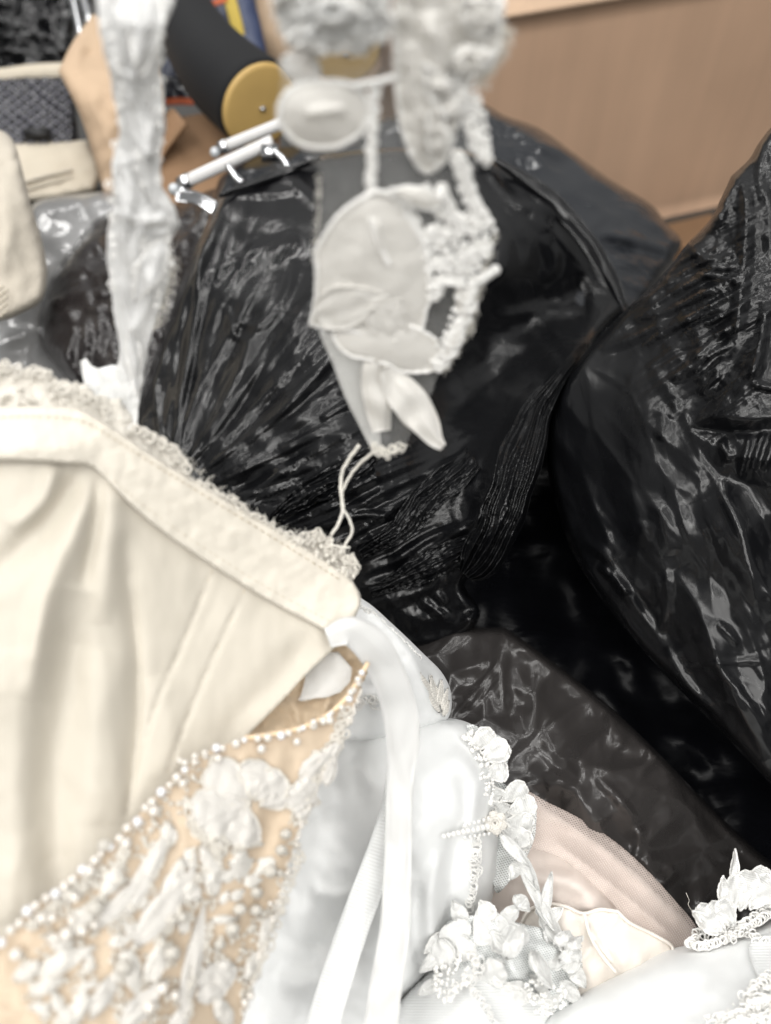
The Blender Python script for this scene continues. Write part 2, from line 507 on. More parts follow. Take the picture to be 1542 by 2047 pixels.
# ------------------------------------------------------------------ materials
def nodemat(name):
    m = bpy.data.materials.new(name); m.use_nodes = True
    t = m.node_tree; b = t.nodes['Principled BSDF']
    return m, t, b
def N(t, typ, **kw):
    n = t.nodes.new(typ)
    for k, v in kw.items():
        if k.startswith('i_'): n.inputs[k[2:].replace('_', ' ')].default_value = v
        else: setattr(n, k, v)
    return n
def rgb(c): return (c[0], c[1], c[2], 1)
def bag_mat(name, base=(.0045, .0047, .0055), rough=.11, bump=.5, scale=60, stretch=(1, 3, 1), rot=(0, 0, 0), var=.12, spec=.5):
    m, t, b = nodemat(name); L = t.links.new
    tc = N(t, 'ShaderNodeTexCoord'); mp = N(t, 'ShaderNodeMapping')
    mp.inputs['Scale'].default_value = stretch; mp.inputs['Rotation'].default_value = rot
    L(tc.outputs['Object'], mp.inputs[0])
    # soft wander, then two nets of straight creases with flat facets between
    n1 = N(t, 'ShaderNodeTexNoise', i_Scale=scale * .35, i_Detail=1); L(mp.outputs[0], n1.inputs['Vector'])
    wv = N(t, 'ShaderNodeVectorMath', operation='SCALE'); wv.inputs['Scale'].default_value = .9 / scale; L(n1.outputs['Color'], wv.inputs[0])
    ad = N(t, 'ShaderNodeVectorMath', operation='ADD'); L(mp.outputs[0], ad.inputs[0]); L(wv.outputs[0], ad.inputs[1])
    v1 = N(t, 'ShaderNodeTexVoronoi', feature='DISTANCE_TO_EDGE', i_Scale=scale); L(ad.outputs[0], v1.inputs['Vector'])
    v2 = N(t, 'ShaderNodeTexVoronoi', feature='DISTANCE_TO_EDGE', i_Scale=scale * 2.7); L(ad.outputs[0], v2.inputs['Vector'])
    v3 = N(t, 'ShaderNodeTexNoise', i_Scale=scale * 1.2, i_Detail=2); L(mp.outputs[0], v3.inputs['Vector'])
    mr = N(t, 'ShaderNodeMapRange'); mr.inputs[1].default_value = .35; mr.inputs[2].default_value = .75
    mr.inputs[3].default_value = rough; mr.inputs[4].default_value = rough + var
    n2 = N(t, 'ShaderNodeTexNoise', i_Scale=14, i_Detail=3); L(tc.outputs['Object'], n2.inputs['Vector'])
    L(n2.outputs['Fac'], mr.inputs[0]); L(mr.outputs[0], b.inputs['Roughness'])
    h2 = N(t, 'ShaderNodeMath', operation='MULTIPLY_ADD'); h2.inputs[1].default_value = .28; L(v2.outputs['Distance'], h2.inputs[0]); L(v1.outputs['Distance'], h2.inputs[2])
    h3 = N(t, 'ShaderNodeMath', operation='MULTIPLY_ADD'); h3.inputs[1].default_value = .35; L(v3.outputs['Fac'], h3.inputs[0]); L(h2.outputs[0], h3.inputs[2])
    n4 = N(t, 'ShaderNodeTexNoise', i_Scale=9, i_Detail=1); L(tc.outputs['Object'], n4.inputs['Vector'])
    mr2 = N(t, 'ShaderNodeMapRange'); mr2.inputs[1].default_value = .38; mr2.inputs[2].default_value = .66
    mr2.inputs[3].default_value = .12; mr2.inputs[4].default_value = 1.0
    L(n4.outputs['Fac'], mr2.inputs[0])
    mm = N(t, 'ShaderNodeMath', operation='MULTIPLY'); L(h3.outputs[0], mm.inputs[0]); L(mr2.outputs[0], mm.inputs[1])
    bp = N(t, 'ShaderNodeBump', i_Strength=1.0, i_Distance=bump / scale); L(mm.outputs[0], bp.inputs['Height'])
    L(bp.outputs[0], b.inputs['Normal'])
    b.inputs['Base Color'].default_value = rgb(base)
    b.inputs['Specular IOR Level'].default_value = spec
    return m
def cloth_mat(name, base, rough=.6, sheen=.25, weave=900, wstr=.12, wrinkle=.15, wscale=25, trans=.0, var=.06, uvw=None, dirt=None):
    m, t, b = nodemat(name); L = t.links.new
    tc = N(t, 'ShaderNodeTexCoord')
    n1 = N(t, 'ShaderNodeTexNoise', i_Scale=wscale, i_Detail=4); L(tc.outputs['Object'], n1.inputs['Vector'])
    n2 = N(t, 'ShaderNodeTexNoise', i_Scale=weave, i_Detail=1); L(tc.outputs['Object'], n2.inputs['Vector'])
    cr = N(t, 'ShaderNodeMixRGB'); cr.inputs[1].default_value = rgb([c * (1 - var) for c in base]); cr.inputs[2].default_value = rgb([min(.92, c * (1 + var * .6)) for c in base])
    L(n1.outputs['Fac'], cr.inputs[0])
    L(cr.outputs[0], b.inputs['Base Color'])
    b1 = N(t, 'ShaderNodeBump', i_Strength=wrinkle, i_Distance=.004); L(n1.outputs['Fac'], b1.inputs['Height'])
    b2 = N(t, 'ShaderNodeBump', i_Strength=wstr, i_Distance=.0006); L(n2.outputs['Fac'], b2.inputs['Height'])
    L(b1.outputs[0], b2.inputs['Normal'])
    last = b2
    if uvw:     # ribs: (scale along u, strength, 'X'|'Y')
        w = N(t, 'ShaderNodeTexWave', i_Scale=uvw[0], i_Distortion=uvw[3] if len(uvw) > 3 else 0.0); w.bands_direction = uvw[2]
        w.inputs['Detail'].default_value = 0
        L(tc.outputs['UV'], w.inputs['Vector'])
        b3 = N(t, 'ShaderNodeBump', i_Strength=uvw[1], i_Distance=.0012); L(w.outputs['Fac'], b3.inputs['Height'])
        L(last.outputs[0], b3.inputs['Normal']); last = b3
    L(last.outputs[0], b.inputs['Normal'])
    b.inputs['Roughness'].default_value = rough
    b.inputs['Sheen Weight'].default_value = sheen
    b.inputs['Specular IOR Level'].default_value = .3
    if trans:
        out = t.nodes['Material Output']
        tr = N(t, 'ShaderNodeBsdfTranslucent'); L(cr.outputs[0], tr.inputs[0]); L(last.outputs[0], tr.inputs['Normal'])
        mx = N(t, 'ShaderNodeMixShader'); mx.inputs[0].default_value = trans
        L(b.outputs[0], mx.inputs[1]); L(tr.outputs[0], mx.inputs[2]); L(mx.outputs[0], out.inputs[0])
    return m
def net_mat(name, base, period=.0075, cover=.5, line=.42, rot=.6, soft=.22):
    """sheer tulle: two crossing thread sets in the cloth's own UV, open between"""
    m, t, b = nodemat(name); L = t.links.new
    tc = N(t, 'ShaderNodeTexCoord'); 
    fac = None
    for a in (rot, rot + 1.25):
        mp = N(t, 'ShaderNodeMapping'); mp.inputs['Rotation'].default_value = (0, 0, a)
        L(tc.outputs['UV'], mp.inputs[0])
        w = N(t, 'ShaderNodeTexWave', i_Scale=.314 / period / 1.0, i_Distortion=.0); w.bands_direction = 'X'
        w.inputs['Detail'].default_value = 0
        L(mp.outputs[0], w.inputs['Vector'])
        mr = N(t, 'ShaderNodeMapRange'); mr.inputs[1].default_value = 1 - line - soft; mr.inputs[2].default_value = 1 - line + soft
        L(w.outputs['Fac'], mr.inputs[0])
        if fac is None: fac = mr
        else:
            mx = N(t, 'ShaderNodeMath', operation='MAXIMUM'); L(fac.outputs[0], mx.inputs[0]); L(mr.outputs[0], mx.inputs[1]); fac = mx
    mr = N(t, 'ShaderNodeMapRange'); mr.inputs[3].default_value = cover * .35; mr.inputs[4].default_value = min(1, cover * 1.45)
    L(fac.outputs[0], mr.inputs[0])
    out = t.nodes['Material Output']
    tp = N(t, 'ShaderNodeBsdfTransparent'); mx = N(t, 'ShaderNodeMixShader')
    L(mr.outputs[0], mx.inputs[0]); L(tp.outputs[0], mx.inputs[1]); L(b.outputs[0], mx.inputs[2]); L(mx.outputs[0], out.inputs[0])
    b.inputs['Base Color'].default_value = rgb(base); b.inputs['Roughness'].default_value = .7
    b.inputs['Specular IOR Level'].default_value = .2
    return m
def plain(name, base, rough=.5, metal=0, noise_s=0, var=.1, bump=0, coat=0, spec=.5):
    m, t, b = nodemat(name); L = t.links.new
    b.inputs['Roughness'].default_value = rough; b.inputs['Metallic'].default_value = metal
    b.inputs['Coat Weight'].default_value = coat; b.inputs['Specular IOR Level'].default_value = spec
    tc = N(t, 'ShaderNodeTexCoord')
    n1 = N(t, 'ShaderNodeTexNoise', i_Scale=noise_s or 40, i_Detail=4); L(tc.outputs['Object'], n1.inputs['Vector'])
    cr = N(t, 'ShaderNodeMixRGB'); cr.inputs[1].default_value = rgb([c * (1 - var) for c in base]); cr.inputs[2].default_value = rgb([min(.95, c * (1 + var)) for c in base])
    L(n1.outputs['Fac'], cr.inputs[0]); L(cr.outputs[0], b.inputs['Base Color'])
    if bump:
        bp = N(t, 'ShaderNodeBump', i_Strength=bump, i_Distance=.002); L(n1.outputs['Fac'], bp.inputs['Height']); L(bp.outputs[0], b.inputs['Normal'])
    return m
def cardboard(name, base, sx=60, sz=3):
    m, t, b = nodemat(name); L = t.links.new
    tc = N(t, 'ShaderNodeTexCoord'); mp = N(t, 'ShaderNodeMapping'); mp.inputs['Scale'].default_value = (sx, sx, sz)
    L(tc.outputs['Object'], mp.inputs[0])
    n1 = N(t, 'ShaderNodeTexNoise', i_Scale=1, i_Detail=3); L(mp.outputs[0], n1.inputs['Vector'])
    n2 = N(t, 'ShaderNodeTexNoise', i_Scale=5, i_Detail=5); L(tc.outputs['Object'], n2.inputs['Vector'])
    ad = N(t, 'ShaderNodeMath', operation='ADD'); L(n1.outputs['Fac'], ad.inputs[0]); L(n2.outputs['Fac'], ad.inputs[1])
    mr = N(t, 'ShaderNodeMapRange'); mr.inputs[1].default_value = .75; mr.inputs[2].default_value = 1.25; L(ad.outputs[0], mr.inputs[0])
    cr = N(t, 'ShaderNodeMixRGB'); cr.inputs[1].default_value = rgb([c * .93 for c in base]); cr.inputs[2].default_value = rgb([c * 1.06 for c in base])
    L(mr.outputs[0], cr.inputs[0]); L(cr.outputs[0], b.inputs['Base Color'])
    bp = N(t, 'ShaderNodeBump', i_Strength=.08, i_Distance=.003); L(n1.outputs['Fac'], bp.inputs['Height']); L(bp.outputs[0], b.inputs['Normal'])
    b.inputs['Roughness'].default_value = .8; b.inputs['Specular IOR Level'].default_value = .2
    return m
M = {}
M['bag'] = bag_mat('black_plastic', rough=0.2, scale=36, bump=0.05, stretch=(1.4, 1, .8))
M['bag_neck'] = bag_mat('black_plastic_pleated', rough=0.19, scale=60, bump=0.1)
M['bag_right'] = bag_mat('black_plastic_taut', rough=0.21, bump=0.03, scale=30, stretch=(1.6, .6, .9), rot=(.3, .4, .8))
M['bag_soft'] = bag_mat('grey_black_plastic', base=(.034, .031, .030), rough=0.2, bump=0.03, scale=22, stretch=(1.4, .8, 1), var=.06)
M['bag_back'] = bag_mat('slate_plastic', base=(.02, .022, .026), rough=0.09, bump=0.07, scale=22)
M['bag_brown'] = bag_mat('brown_black_plastic', base=(.020, .017, .017), rough=.18, bump=0.08, scale=24)
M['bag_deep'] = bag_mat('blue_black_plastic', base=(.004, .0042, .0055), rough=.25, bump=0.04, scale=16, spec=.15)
M['satin'] = cloth_mat('white_satin', (.81, .82, .815), rough=.42, sheen=.2, wstr=.08, wrinkle=.10, wscale=16, var=.02)
M['satin_rib'] = cloth_mat('white_ribbed_satin', (.81, .82, .815), rough=.42, sheen=.2, wstr=.06, wrinkle=.10, wscale=14, var=.02, uvw=(55, .25, 'Y', .4))
M['ivory'] = cloth_mat('ivory_satin', (.83, .77, .70), rough=.5, sheen=.2, wstr=.06, wrinkle=.08, wscale=14, var=.03)
M['lining'] = cloth_mat('cream_lining', (.63, .585, .50), rough=.55, sheen=.2, weave=1400, wstr=.10, wrinkle=.06, wscale=10, var=.03, trans=.08)
M['band'] = cloth_mat('cream_band', (.67, .625, .54), rough=.6, sheen=.25, weave=900, wstr=.15, wrinkle=.15, wscale=40, var=.04)
M['lace'] = cloth_mat('cream_lace', (.74, .705, .635), rough=.75, sheen=.1, weave=700, wstr=.45, wrinkle=.2, wscale=90, var=.05, trans=.15)
M['petal'] = cloth_mat('warm_white_applique', (.84, .82, .775), rough=.8, sheen=.1, weave=1100, wstr=.35, wrinkle=.14, wscale=60, var=.05, trans=.22)
M['petal_p'] = cloth_mat('panel_applique', (.71, .685, .64), rough=.8, sheen=.1, weave=1100, wstr=.5, wrinkle=.2, wscale=80, var=.06, trans=.1, uvw=(70, .3, 'X', .8))
M['petal_w'] = cloth_mat('white_applique', (.87, .87, .85), rough=.7, sheen=.15, weave=1100, wstr=.4, wrinkle=.3, wscale=80, var=.03, trans=.2, uvw=(75, .3, 'X', .8))
M['stitch'] = cloth_mat('embroidered_white', (.70, .675, .625), rough=.6, sheen=.1, weave=1500, wstr=.3, wrinkle=.3, wscale=120, var=.05, uvw=(60, .35, 'X', .6))
M['strap'] = cloth_mat('crumpled_lace', (.86, .86, .85), rough=.36, sheen=.2, weave=900, wstr=.2, wrinkle=.06, wscale=60, var=.03, trans=.35)
M['cord'] = cloth_mat('white_cord', (.88, .87, .84), rough=.5, sheen=.2, weave=1800, wstr=.6, wrinkle=.1, var=.04)
M['cord_nude'] = cloth_mat('nude_cord', (.78, .60, .40), rough=.5, sheen=.2, weave=1200, wstr=.3, wrinkle=.1, var=.04)
M['thread'] = plain('loose_thread', (.80, .77, .70), .8)
M['nude'] = cloth_mat('nude_mesh', (.68, .555, .415), rough=.6, sheen=.2, weave=1600, wstr=.25, wrinkle=.3, wscale=30, var=.06, trans=.15)
M['nude_sheer'] = cloth_mat('nude_sheer', (.84, .70, .52), rough=.6, sheen=.2, weave=1600, wstr=.25, wrinkle=.2, wscale=30, var=.05, trans=.4)
M['ribbon'] = cloth_mat('white_ribbon', (.73, .73, .715), rough=.45, sheen=.2, wstr=.05, wrinkle=.06, wscale=30, var=.02, trans=.1)
M['ribbon_rib'] = cloth_mat('ribbed_ribbon', (.82, .83, .82), rough=.4, sheen=.2, wstr=.05, wrinkle=.04, wscale=30, var=.02, uvw=(44, .22, 'X'))
M['tulle'] = net_mat('white_tulle', (.80, .80, .78), period=.0066, cover=.085)
M['tulle_dense'] = net_mat('white_tulle_double', (.82, .82, .80), period=.0050, cover=.55)
M['organza'] = net_mat('white_organza', (.84, .86, .85), period=.0045, cover=.66)
M['blush'] = cloth_mat('blush_tulle_layers', (.84, .745, .68), rough=.7, sheen=.2, weave=1500, wstr=.25, wrinkle=.15, wscale=20, var=.06, trans=.2)
M['blush_veil'] = net_mat('blush_tulle_veil', (.80, .69, .63), period=.0045, cover=.34)
M['pearl'] = plain('pearl_bead', (.70, .66, .60), .12, coat=1)
mm, t_, b_ = nodemat('iridescent_bead')
b_.inputs['Base Color'].default_value = (.80, .80, .82, 1); b_.inputs['Roughness'].default_value = .06; b_.inputs['Coat Weight'].default_value = 1
b_.inputs['Thin Film Thickness'].default_value = 420
M['bead'] = mm
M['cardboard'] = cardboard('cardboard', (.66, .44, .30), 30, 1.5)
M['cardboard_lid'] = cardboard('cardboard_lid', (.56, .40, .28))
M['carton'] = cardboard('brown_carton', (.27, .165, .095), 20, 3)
M['kraft'] = cloth_mat('tan_paper', (.56, .41, .28), rough=.75, sheen=0, weave=300, wstr=.1, wrinkle=.3, wscale=12, var=.06)
M['linen'] = cloth_mat('beige_linen', (.56, .51, .43), rough=.9, sheen=.1, weave=420, wstr=.7, wrinkle=.3, wscale=40, var=.14)
M['linen_trim'] = cloth_mat('beige_trim', (.60, .54, .44), rough=.85, sheen=.1, weave=420, wstr=.4, wrinkle=.3, wscale=40, var=.1)
M['jersey'] = cloth_mat('black_jersey', (.009, .0095, .011), rough=.8, sheen=.02, weave=900, wstr=.2, wrinkle=.1, var=.1)
M['wood'] = plain('yellow_wood', (.60, .40, .14), .5, noise_s=25, var=.12)
M['chrome'] = plain('chrome', (.75, .76, .78), .12, 1)
M['alu'] = plain('white_enamel', (.78, .77, .76), .3, 0, coat=.5)
M['clear'] = plain('clip_plastic', (.55, .58, .6), .1, 0, coat=1)
M['steel'] = plain('dull_steel', (.45, .46, .48), .3, 1)
M['blue'] = plain('blue_nylon', (.035, .05, .11), .45)
M['navy_gloss'] = plain('dark_glossy_film', (.03, .035, .05), .15, coat=1)
M['yellow'] = plain('yellow_strap', (.55, .40, .05), .5)
M['orange'] = plain('orange_edge', (.75, .16, .05), .5)
M['quilt_thread'] = plain('quilt_stitching', (.16, .16, .19), .3)
M['quilt'] = plain('quilted_vinyl', (.012, .012, .015), .16)
M['dark'] = plain('dark_case', (.008, .008, .009), .5)
M['film'] = plain('grey_film', (.24, .24, .24), .3, coat=.6, noise_s=12, var=.2)
M['stitchline'] = plain('stitch_thread', (.56, .49, .38), .8)
M['floor'] = plain('floor_paint', (.06, .058, .055), .6, noise_s=6, var=.2, bump=.1)

# ------------------------------------------------------------------ the ground
V, F = [(-15, -15, 0), (15, -15, 0), (15, 15, 0), (-15, 15, 0)], [(0, 1, 2, 3)]
tag(mk('floor', V, F, M['floor'], smooth=False), kind='structure')

def unproj(x, y, z=None, dist=None):
    a = P(x, y, 1.0) - np.array(CAM)
    t = (z - CAM.z) / a[2]
    return np.array(CAM) + a * t
# ================================================================== far things
# cardboard box standing on the floor
A0, B0 = unproj(820, 548, 0.0), unproj(1700, 354, 0.0)
ex = (B0 - A0) / np.linalg.norm(B0 - A0); ey = np.array([-ex[1], ex[0], 0]); BH = .465; BW = 1.0; BD = .5
box = empty('cardboard_box', A0 + ex * BW / 2 + ey * BD / 2, 'large plain brown cardboard box standing behind the black bags', 'box')
def slab(o, ux, uy, uz, lx, ly, lz, bev=.0):
    V = []
    for k in (0, lz):
        for i, j in ((0, 0), (lx, 0), (lx, ly), (0, ly)): V.append(o + ux * i + uy * j + uz * k)
    return np.array(V), [(0,3,2,1),(4,5,6,7),(0,1,5,4),(1,2,6,5),(2,3,7,6),(3,0,4,7)]
ez = np.array([0, 0, 1.])
def wallgrid(o, u, v, n, lu, lv, th, nx=24, ny=14, amp=.003, seed=0):
    uu, vv = np.meshgrid(np.linspace(0, 1, nx), np.linspace(0, 1, ny), indexing='ij')
    w = amp * noise(uu * 3 + seed, vv * 2 + seed * 2) * np.sin(np.pi * uu) * np.sin(np.pi * vv)
    V = o + u * (uu * lu)[..., None] + v * (vv * lv)[..., None] + n * w[..., None]
    return gridsolid(V, np.stack([uu * lu, vv * lv], -1), th)
V, F, U = wallgrid(A0, ex, ez, -ey, BW, BH, .005, seed=1); mk('front_wall', V, F, M['cardboard'], box, U)
for nm, o, u in (('side_wall', A0 + ex * .006, ey), ('side_wall', A0 + ex * (BW - .006), ey)):
    V, F = slab(o - ex * .002, ex, ey, ez, .005, BD, BH - .004); V = V + ey * .004; mk(nm, V, F, M['cardboard'], box, smooth=False)
V, F = slab(A0 + ey * (BD - .004), ex, ey, ez, BW, .005, BH - .002); mk('back_wall', V, F, M['cardboard'], box, smooth=False)
V, F = slab(A0 + ez * BH + ey * .001 - ex * .001, ex, ey, ez, BW + .002, BD / 2 - .003, .004); mk('lid_flap', V, F, M['cardboard_lid'], box, smooth=False)
V, F = slab(A0 + ez * BH + ey * (BD / 2 + .001) - ex * .001, ex, ey, ez, BW + .002, BD / 2 - .003, .004); mk('lid_flap', V, F, M['cardboard_lid'], box, smooth=False)
# rolled paper edge where wall and lid meet (the light line along the top)
V, F, U = tubeV(np.array([A0 + ez * (BH + .001) + ex * s - ey * .001 for s in np.linspace(-.001, BW + .001, 20)]), .0045, 8); mk('folded_edge', V, F, M['cardboard_lid'], box, U)
# dark strip for the box's shadowed base flap, shade put into its colour
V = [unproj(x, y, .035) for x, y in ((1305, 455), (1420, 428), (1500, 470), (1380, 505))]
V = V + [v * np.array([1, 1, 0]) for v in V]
tag(mk('shaded_base_flap', V, [(0, 1, 2, 3), (7, 6, 5, 4), (0, 4, 5, 1), (1, 5, 6, 2), (2, 6, 7, 3), (3, 7, 4, 0)], M['carton'], smooth=False),
    'dark brown strip painted as the shaded base flap at the foot of the large box', 'cardboard')

# ---- black dress-form limb with wooden end
def limb(path, rad, label, capmat, bolt=True):
    q = spl([p + (r,) for p, r in zip(path, rad)], 10)
    C = P(q[:, 0], q[:, 1], q[:, 2])
    root = empty('mannequin_limb', C[-1], label, 'mannequin limb')
    V, F, U = tubeV(C, q[:, 3], 28)
    mk('fabric_sleeve', V, F, M['jersey'], root, U)
    T = C[-1] - C[-3]; T /= np.linalg.norm(T)
    a = np.cross(T, [0.2, .4, .9]); a /= np.linalg.norm(a); b = np.cross(T, a)
    r = q[-1, 3]; V = []; th = np.arange(40) / 40 * 2 * np.pi
    prof = [(.93, -.004), (.955, .002), (.94, .005), (.85, .006), (.4, .0062), (.02, .0062)]
    for rr, h in prof: V += [C[-1] + T * h + (a * math.cos(t) + b * math.sin(t)) * r * rr for t in th]
    F = [(i*40+k, i*40+(k+1) % 40, (i+1)*40+(k+1) % 40, (i+1)*40+k) for i in range(len(prof) - 1) for k in range(40)]
    F.append(tuple(range((len(prof)-1)*40, len(prof)*40)))
    cap = mk('end_cap', V, F, capmat, root)
    if bolt:
        mb = MB(); mb.add(*sphereV(C[-1] + T * .007, .0045, 10, 7, (1, 1, .6)))
        mb.add(*tubeV(np.array([C[-1] + T * .005, C[-1] + T * .012]), .0022, 8))
        mb.build('bolt', M['steel'], cap)
    return root
limb([(325, -120, 1.36), (350, -20, 1.29), (385, 62, 1.22), (440, 142, 1.165), (519, 211, 1.118)], [.040, .041, .045, .053, .056],
     'black jersey covered mannequin limb with a round yellow wooden end cap', M['wood'])
limb([(640, -160, 1.42), (655, -60, 1.36), (672, 20, 1.31), (690, 100, 1.27)], [.042, .045, .05, .053],
     'second black mannequin limb, its yellow end showing through the lace of the torn strap', M['wood'])

# ---- blue nylon tote behind the limb
t = empty('nylon_tote', P(430, 120, 1.45), 'dark blue nylon tote with orange trim and a yellow handle behind the mannequin limb', 'bag')
D = flat([(400, 0, 1.42), (540, 0, 1.42), (400, 220, 1.33), (540, 220, 1.33)])
sheet('bag_body', [(318, 140, 'c'), (372, 60), (402, 8, 'c'), (405, -40, 'c'), (500, -30, 'c'), (520, 40), (535, 110, 'c'), (520, 200, 'c'), (325, 206, 'c')], D, M['blue'], t,
      step=14, back=.06, edge=(20, .01), disp=lambda X, Y: .006 * fbm(X / 60, Y / 60))
mb = MB(); mb.add(*ribbonV([(452, -30, 1.40), (466, 20, 1.395), (480, 78, 1.39)], 24, .003)); mb.build('handle', M['yellow'], t)
mb = MB(); mb.add(*ribbonV([(395, 14, 1.395), (425, 6, 1.395), (455, -4, 1.395)], 10, .004)); mb.build('trim', M['orange'], t)
mb = MB(); mb.add(*ribbonV([(326, 203, 1.30), (355, 201, 1.30), (388, 202, 1.30)], 12, .004)); mb.build('trim', M['orange'], t)
o = sheet('clear_pouch', [(322, 150, 'c'), (350, 152), (372, 165), (388, 194, 'c'), (326, 196, 'c')], 1.305, M['navy_gloss'], t, step=8, disp=lambda X, Y: .008 * ridged(X / 30, Y / 20))
# ---- tan fuzzy sack behind the strap
tag(sheet('paper_sack', [(500, -60, 'c'), (720, -60, 'c'), (760, 140), (640, 200), (560, 160), (535, 110), (520, 60), (515, 20)], flat([(500, 0, 1.55), (700, 0, 1.5), (600, 200, 1.5)]), M['kraft'],
          step=20, back=.1, edge=(30, .03), disp=lambda X, Y: .008 * fbm(X / 70, Y / 70)), 'pinkish tan paper sack behind the rosette end of the torn lace strap', 'sack')

# ---- tan creased sack left of the limb
K = creases([([(117, 142), (190, 140), (300, 150)], 10, .010), ([(185, 32), (160, 90), (150, 140)], 14, .006),
             ([(160, 150), (200, 240), (250, 360)], 26, .016), ([(165, 110), (210, 102), (260, 118)], 8, -.014), ([(160, 128), (230, 130), (300, 150)], 9, -.007),
             ([(170, 160), (240, 190), (320, 220)], 9, .006), ([(180, 178), (240, 230), (320, 260)], 9, .005)])
D = tps([(117, 142, 1.17), (185, 30, 1.30), (300, 60, 1.28), (220, 400, 1.18), (260, 200, 1.15), (180, 260, 1.16), (400, 300, 1.22), (300, 440, 1.20)])
tag(sheet('paper_sack', [(117, 142, 'c'), (145, 85), (186, 28, 'c'), (230, 40), (300, 60, 'c'), (325, 180), (328, 300), (312, 430, 'c'), (240, 430), (212, 405, 'c'), (195, 340), (160, 230)], D, M['kraft'],
          step=9, back=.12, edge=(14, .012), disp=lambda X, Y: K(X, Y) + .0035 * fbm(X / 45, Y / 45)),
    'tan creased paper sack with a pointed top corner beside the quilted tote', 'sack')
# ---- brown carton under the limb
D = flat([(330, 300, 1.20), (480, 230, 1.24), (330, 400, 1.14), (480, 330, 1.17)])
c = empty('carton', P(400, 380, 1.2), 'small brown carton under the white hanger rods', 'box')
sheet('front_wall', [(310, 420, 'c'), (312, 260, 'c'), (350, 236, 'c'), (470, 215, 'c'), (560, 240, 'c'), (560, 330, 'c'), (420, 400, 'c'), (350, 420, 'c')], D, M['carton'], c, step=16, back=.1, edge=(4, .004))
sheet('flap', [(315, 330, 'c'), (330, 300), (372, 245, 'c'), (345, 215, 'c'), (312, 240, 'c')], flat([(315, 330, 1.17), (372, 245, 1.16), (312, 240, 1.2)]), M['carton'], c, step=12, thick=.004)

# ---- beige tote with quilted vinyl panel
t = empty('quilted_tote', P(80, 330, 1.34), 'beige canvas tote with a black quilted vinyl panel at the far left', 'bag')
D = tps([(-80, 140, 1.33), (130, 130, 1.36), (200, 300, 1.28), (-80, 300, 1.27), (100, 400, 1.22), (-80, 420, 1.22), (60, 220, 1.30)])
def quilt(X, Y):
    a = (X * .75 + Y) / 27; b = (X * .75 - Y) / 27
    q = np.minimum(np.abs((a % 1) - .5), np.abs((b % 1) - .5)) * 2
    return .0075 * (np.clip(q, 0, 1) ** .5) + .003 * noise(X / 50, Y / 50)
sheet('quilted_panel', [(-80, 150, 'c'), (140, 145, 'c'), (152, 220), (160, 292, 'c'), (-80, 292, 'c')], D, M['quilt'], t, step=4.5, back=.10, edge=(10, .01), disp=quilt)
mb = MB()
for k in range(-8, 14):
    for sg in (1, -1):
        x0 = k * 25
        xs = np.linspace(x0, x0 + sg * 170, 26); ys = np.linspace(158, 288, 26)
        m_ = (xs > -40) & (xs < 146)
        if m_.sum() > 4: mb.add(*tubeV(P(xs[m_], ys[m_], D(xs[m_], ys[m_]) - .0065), .0011, 5))
mb.build('quilt_stitching', M['quilt_thread'], [o for o in COL.objects if o.name.startswith('quilted_panel')][0])
tr = [(-80, 150, 1.315), (0, 150, 1.325), (60, 142, 1.335), (135, 138, 1.345)]
mb = MB(); mb.add(*ribbonV(tr, 28, .010, crown=.004)); mb.build('top_trim', M['linen_trim'], t)
sheet('base_panel', [(-80, 285, 'c'), (60, 284, 'c'), (175, 280, 'c'), (200, 340), (190, 380, 'c'), (120, 395), (60, 402, 'c'), (-80, 405, 'c')],
      lambda X, Y: D(X, Y) - .012, M['linen_trim'], t, step=9, back=.08, edge=(12, .012), disp=lambda X, Y: .004 * fbm(X / 50, Y / 40) + creases([([(40, 372), (110, 358), (190, 340)], 7, .006)], False)(X, Y))
mb = MB(); rg = np.random.RandomState(2)
for k in range(24):
    s = k / 23; x = 48 + 95 * s; y = 366 - 26 * s ** .9
    dd = float(D(np.array([x]), np.array([y]))[0]) - .022
    mb.add(*boxV(P(x, y, dd), (.0022, .005, .004))); mb.add(*boxV(P(x + 2, y + 16, dd), (.0018, .004, .003)))
mb.build('zipper', M['linen'], t, smooth=False)
mb = MB(); mb.add(*boxV(P(75, 268, 1.262), (.036, .012, .012))); mb.build('clasp', M['dark'], t)
# dark strap / case edge under the tote
tag(sheet('luggage_case', [(60, 400, 'c'), (195, 372, 'c'), (230, 400), (225, 440, 'c'), (120, 452), (60, 440, 'c')], 1.27, M['dark'], step=14, back=.08, edge=(8, .01)),
    'black case edge under the beige quilted tote', 'case')
# ---- linen cushion in front of the tote
D = tps([(-80, 260, .98), (0, 262, 1.0), (40, 300, .97), (90, 500, .92), (0, 450, .90), (-80, 640, .88), (70, 620, .9)])
c = empty('linen_cushion', P(10, 640, .92), 'beige linen cushion corner with a stitched seam at the left edge', 'cushion')
sheet('cushion_cover', [(-110, 262, 'c'), (-10, 258), (22, 275), (38, 312), (60, 400), (84, 480), (95, 545), (84, 600), (40, 628), (0, 642), (-110, 655, 'c')], D, M['linen'], c,
      step=10, back=.10, edge=(18, .02), disp=lambda X, Y: .004 * fbm(X / 60, Y / 80) + creases([([(38, 300), (10, 330), (-60, 350)], 6, -.006), ([(0, 350), (10, 450), (6, 560)], 22, .008)], False)(X, Y))
mb = MB()
for k in range(9):
    x, y = 2 + (k % 2) * 9, 575 + k * 7
    mb.add(*tubeV(P(np.array([x - 5, x + 5]), np.array([y + 4, y - 4]), D(np.array([x, x]), np.array([y, y])) - .012), .0012, 5))
mb.build('seam_stitches', M['linen_trim'], c)
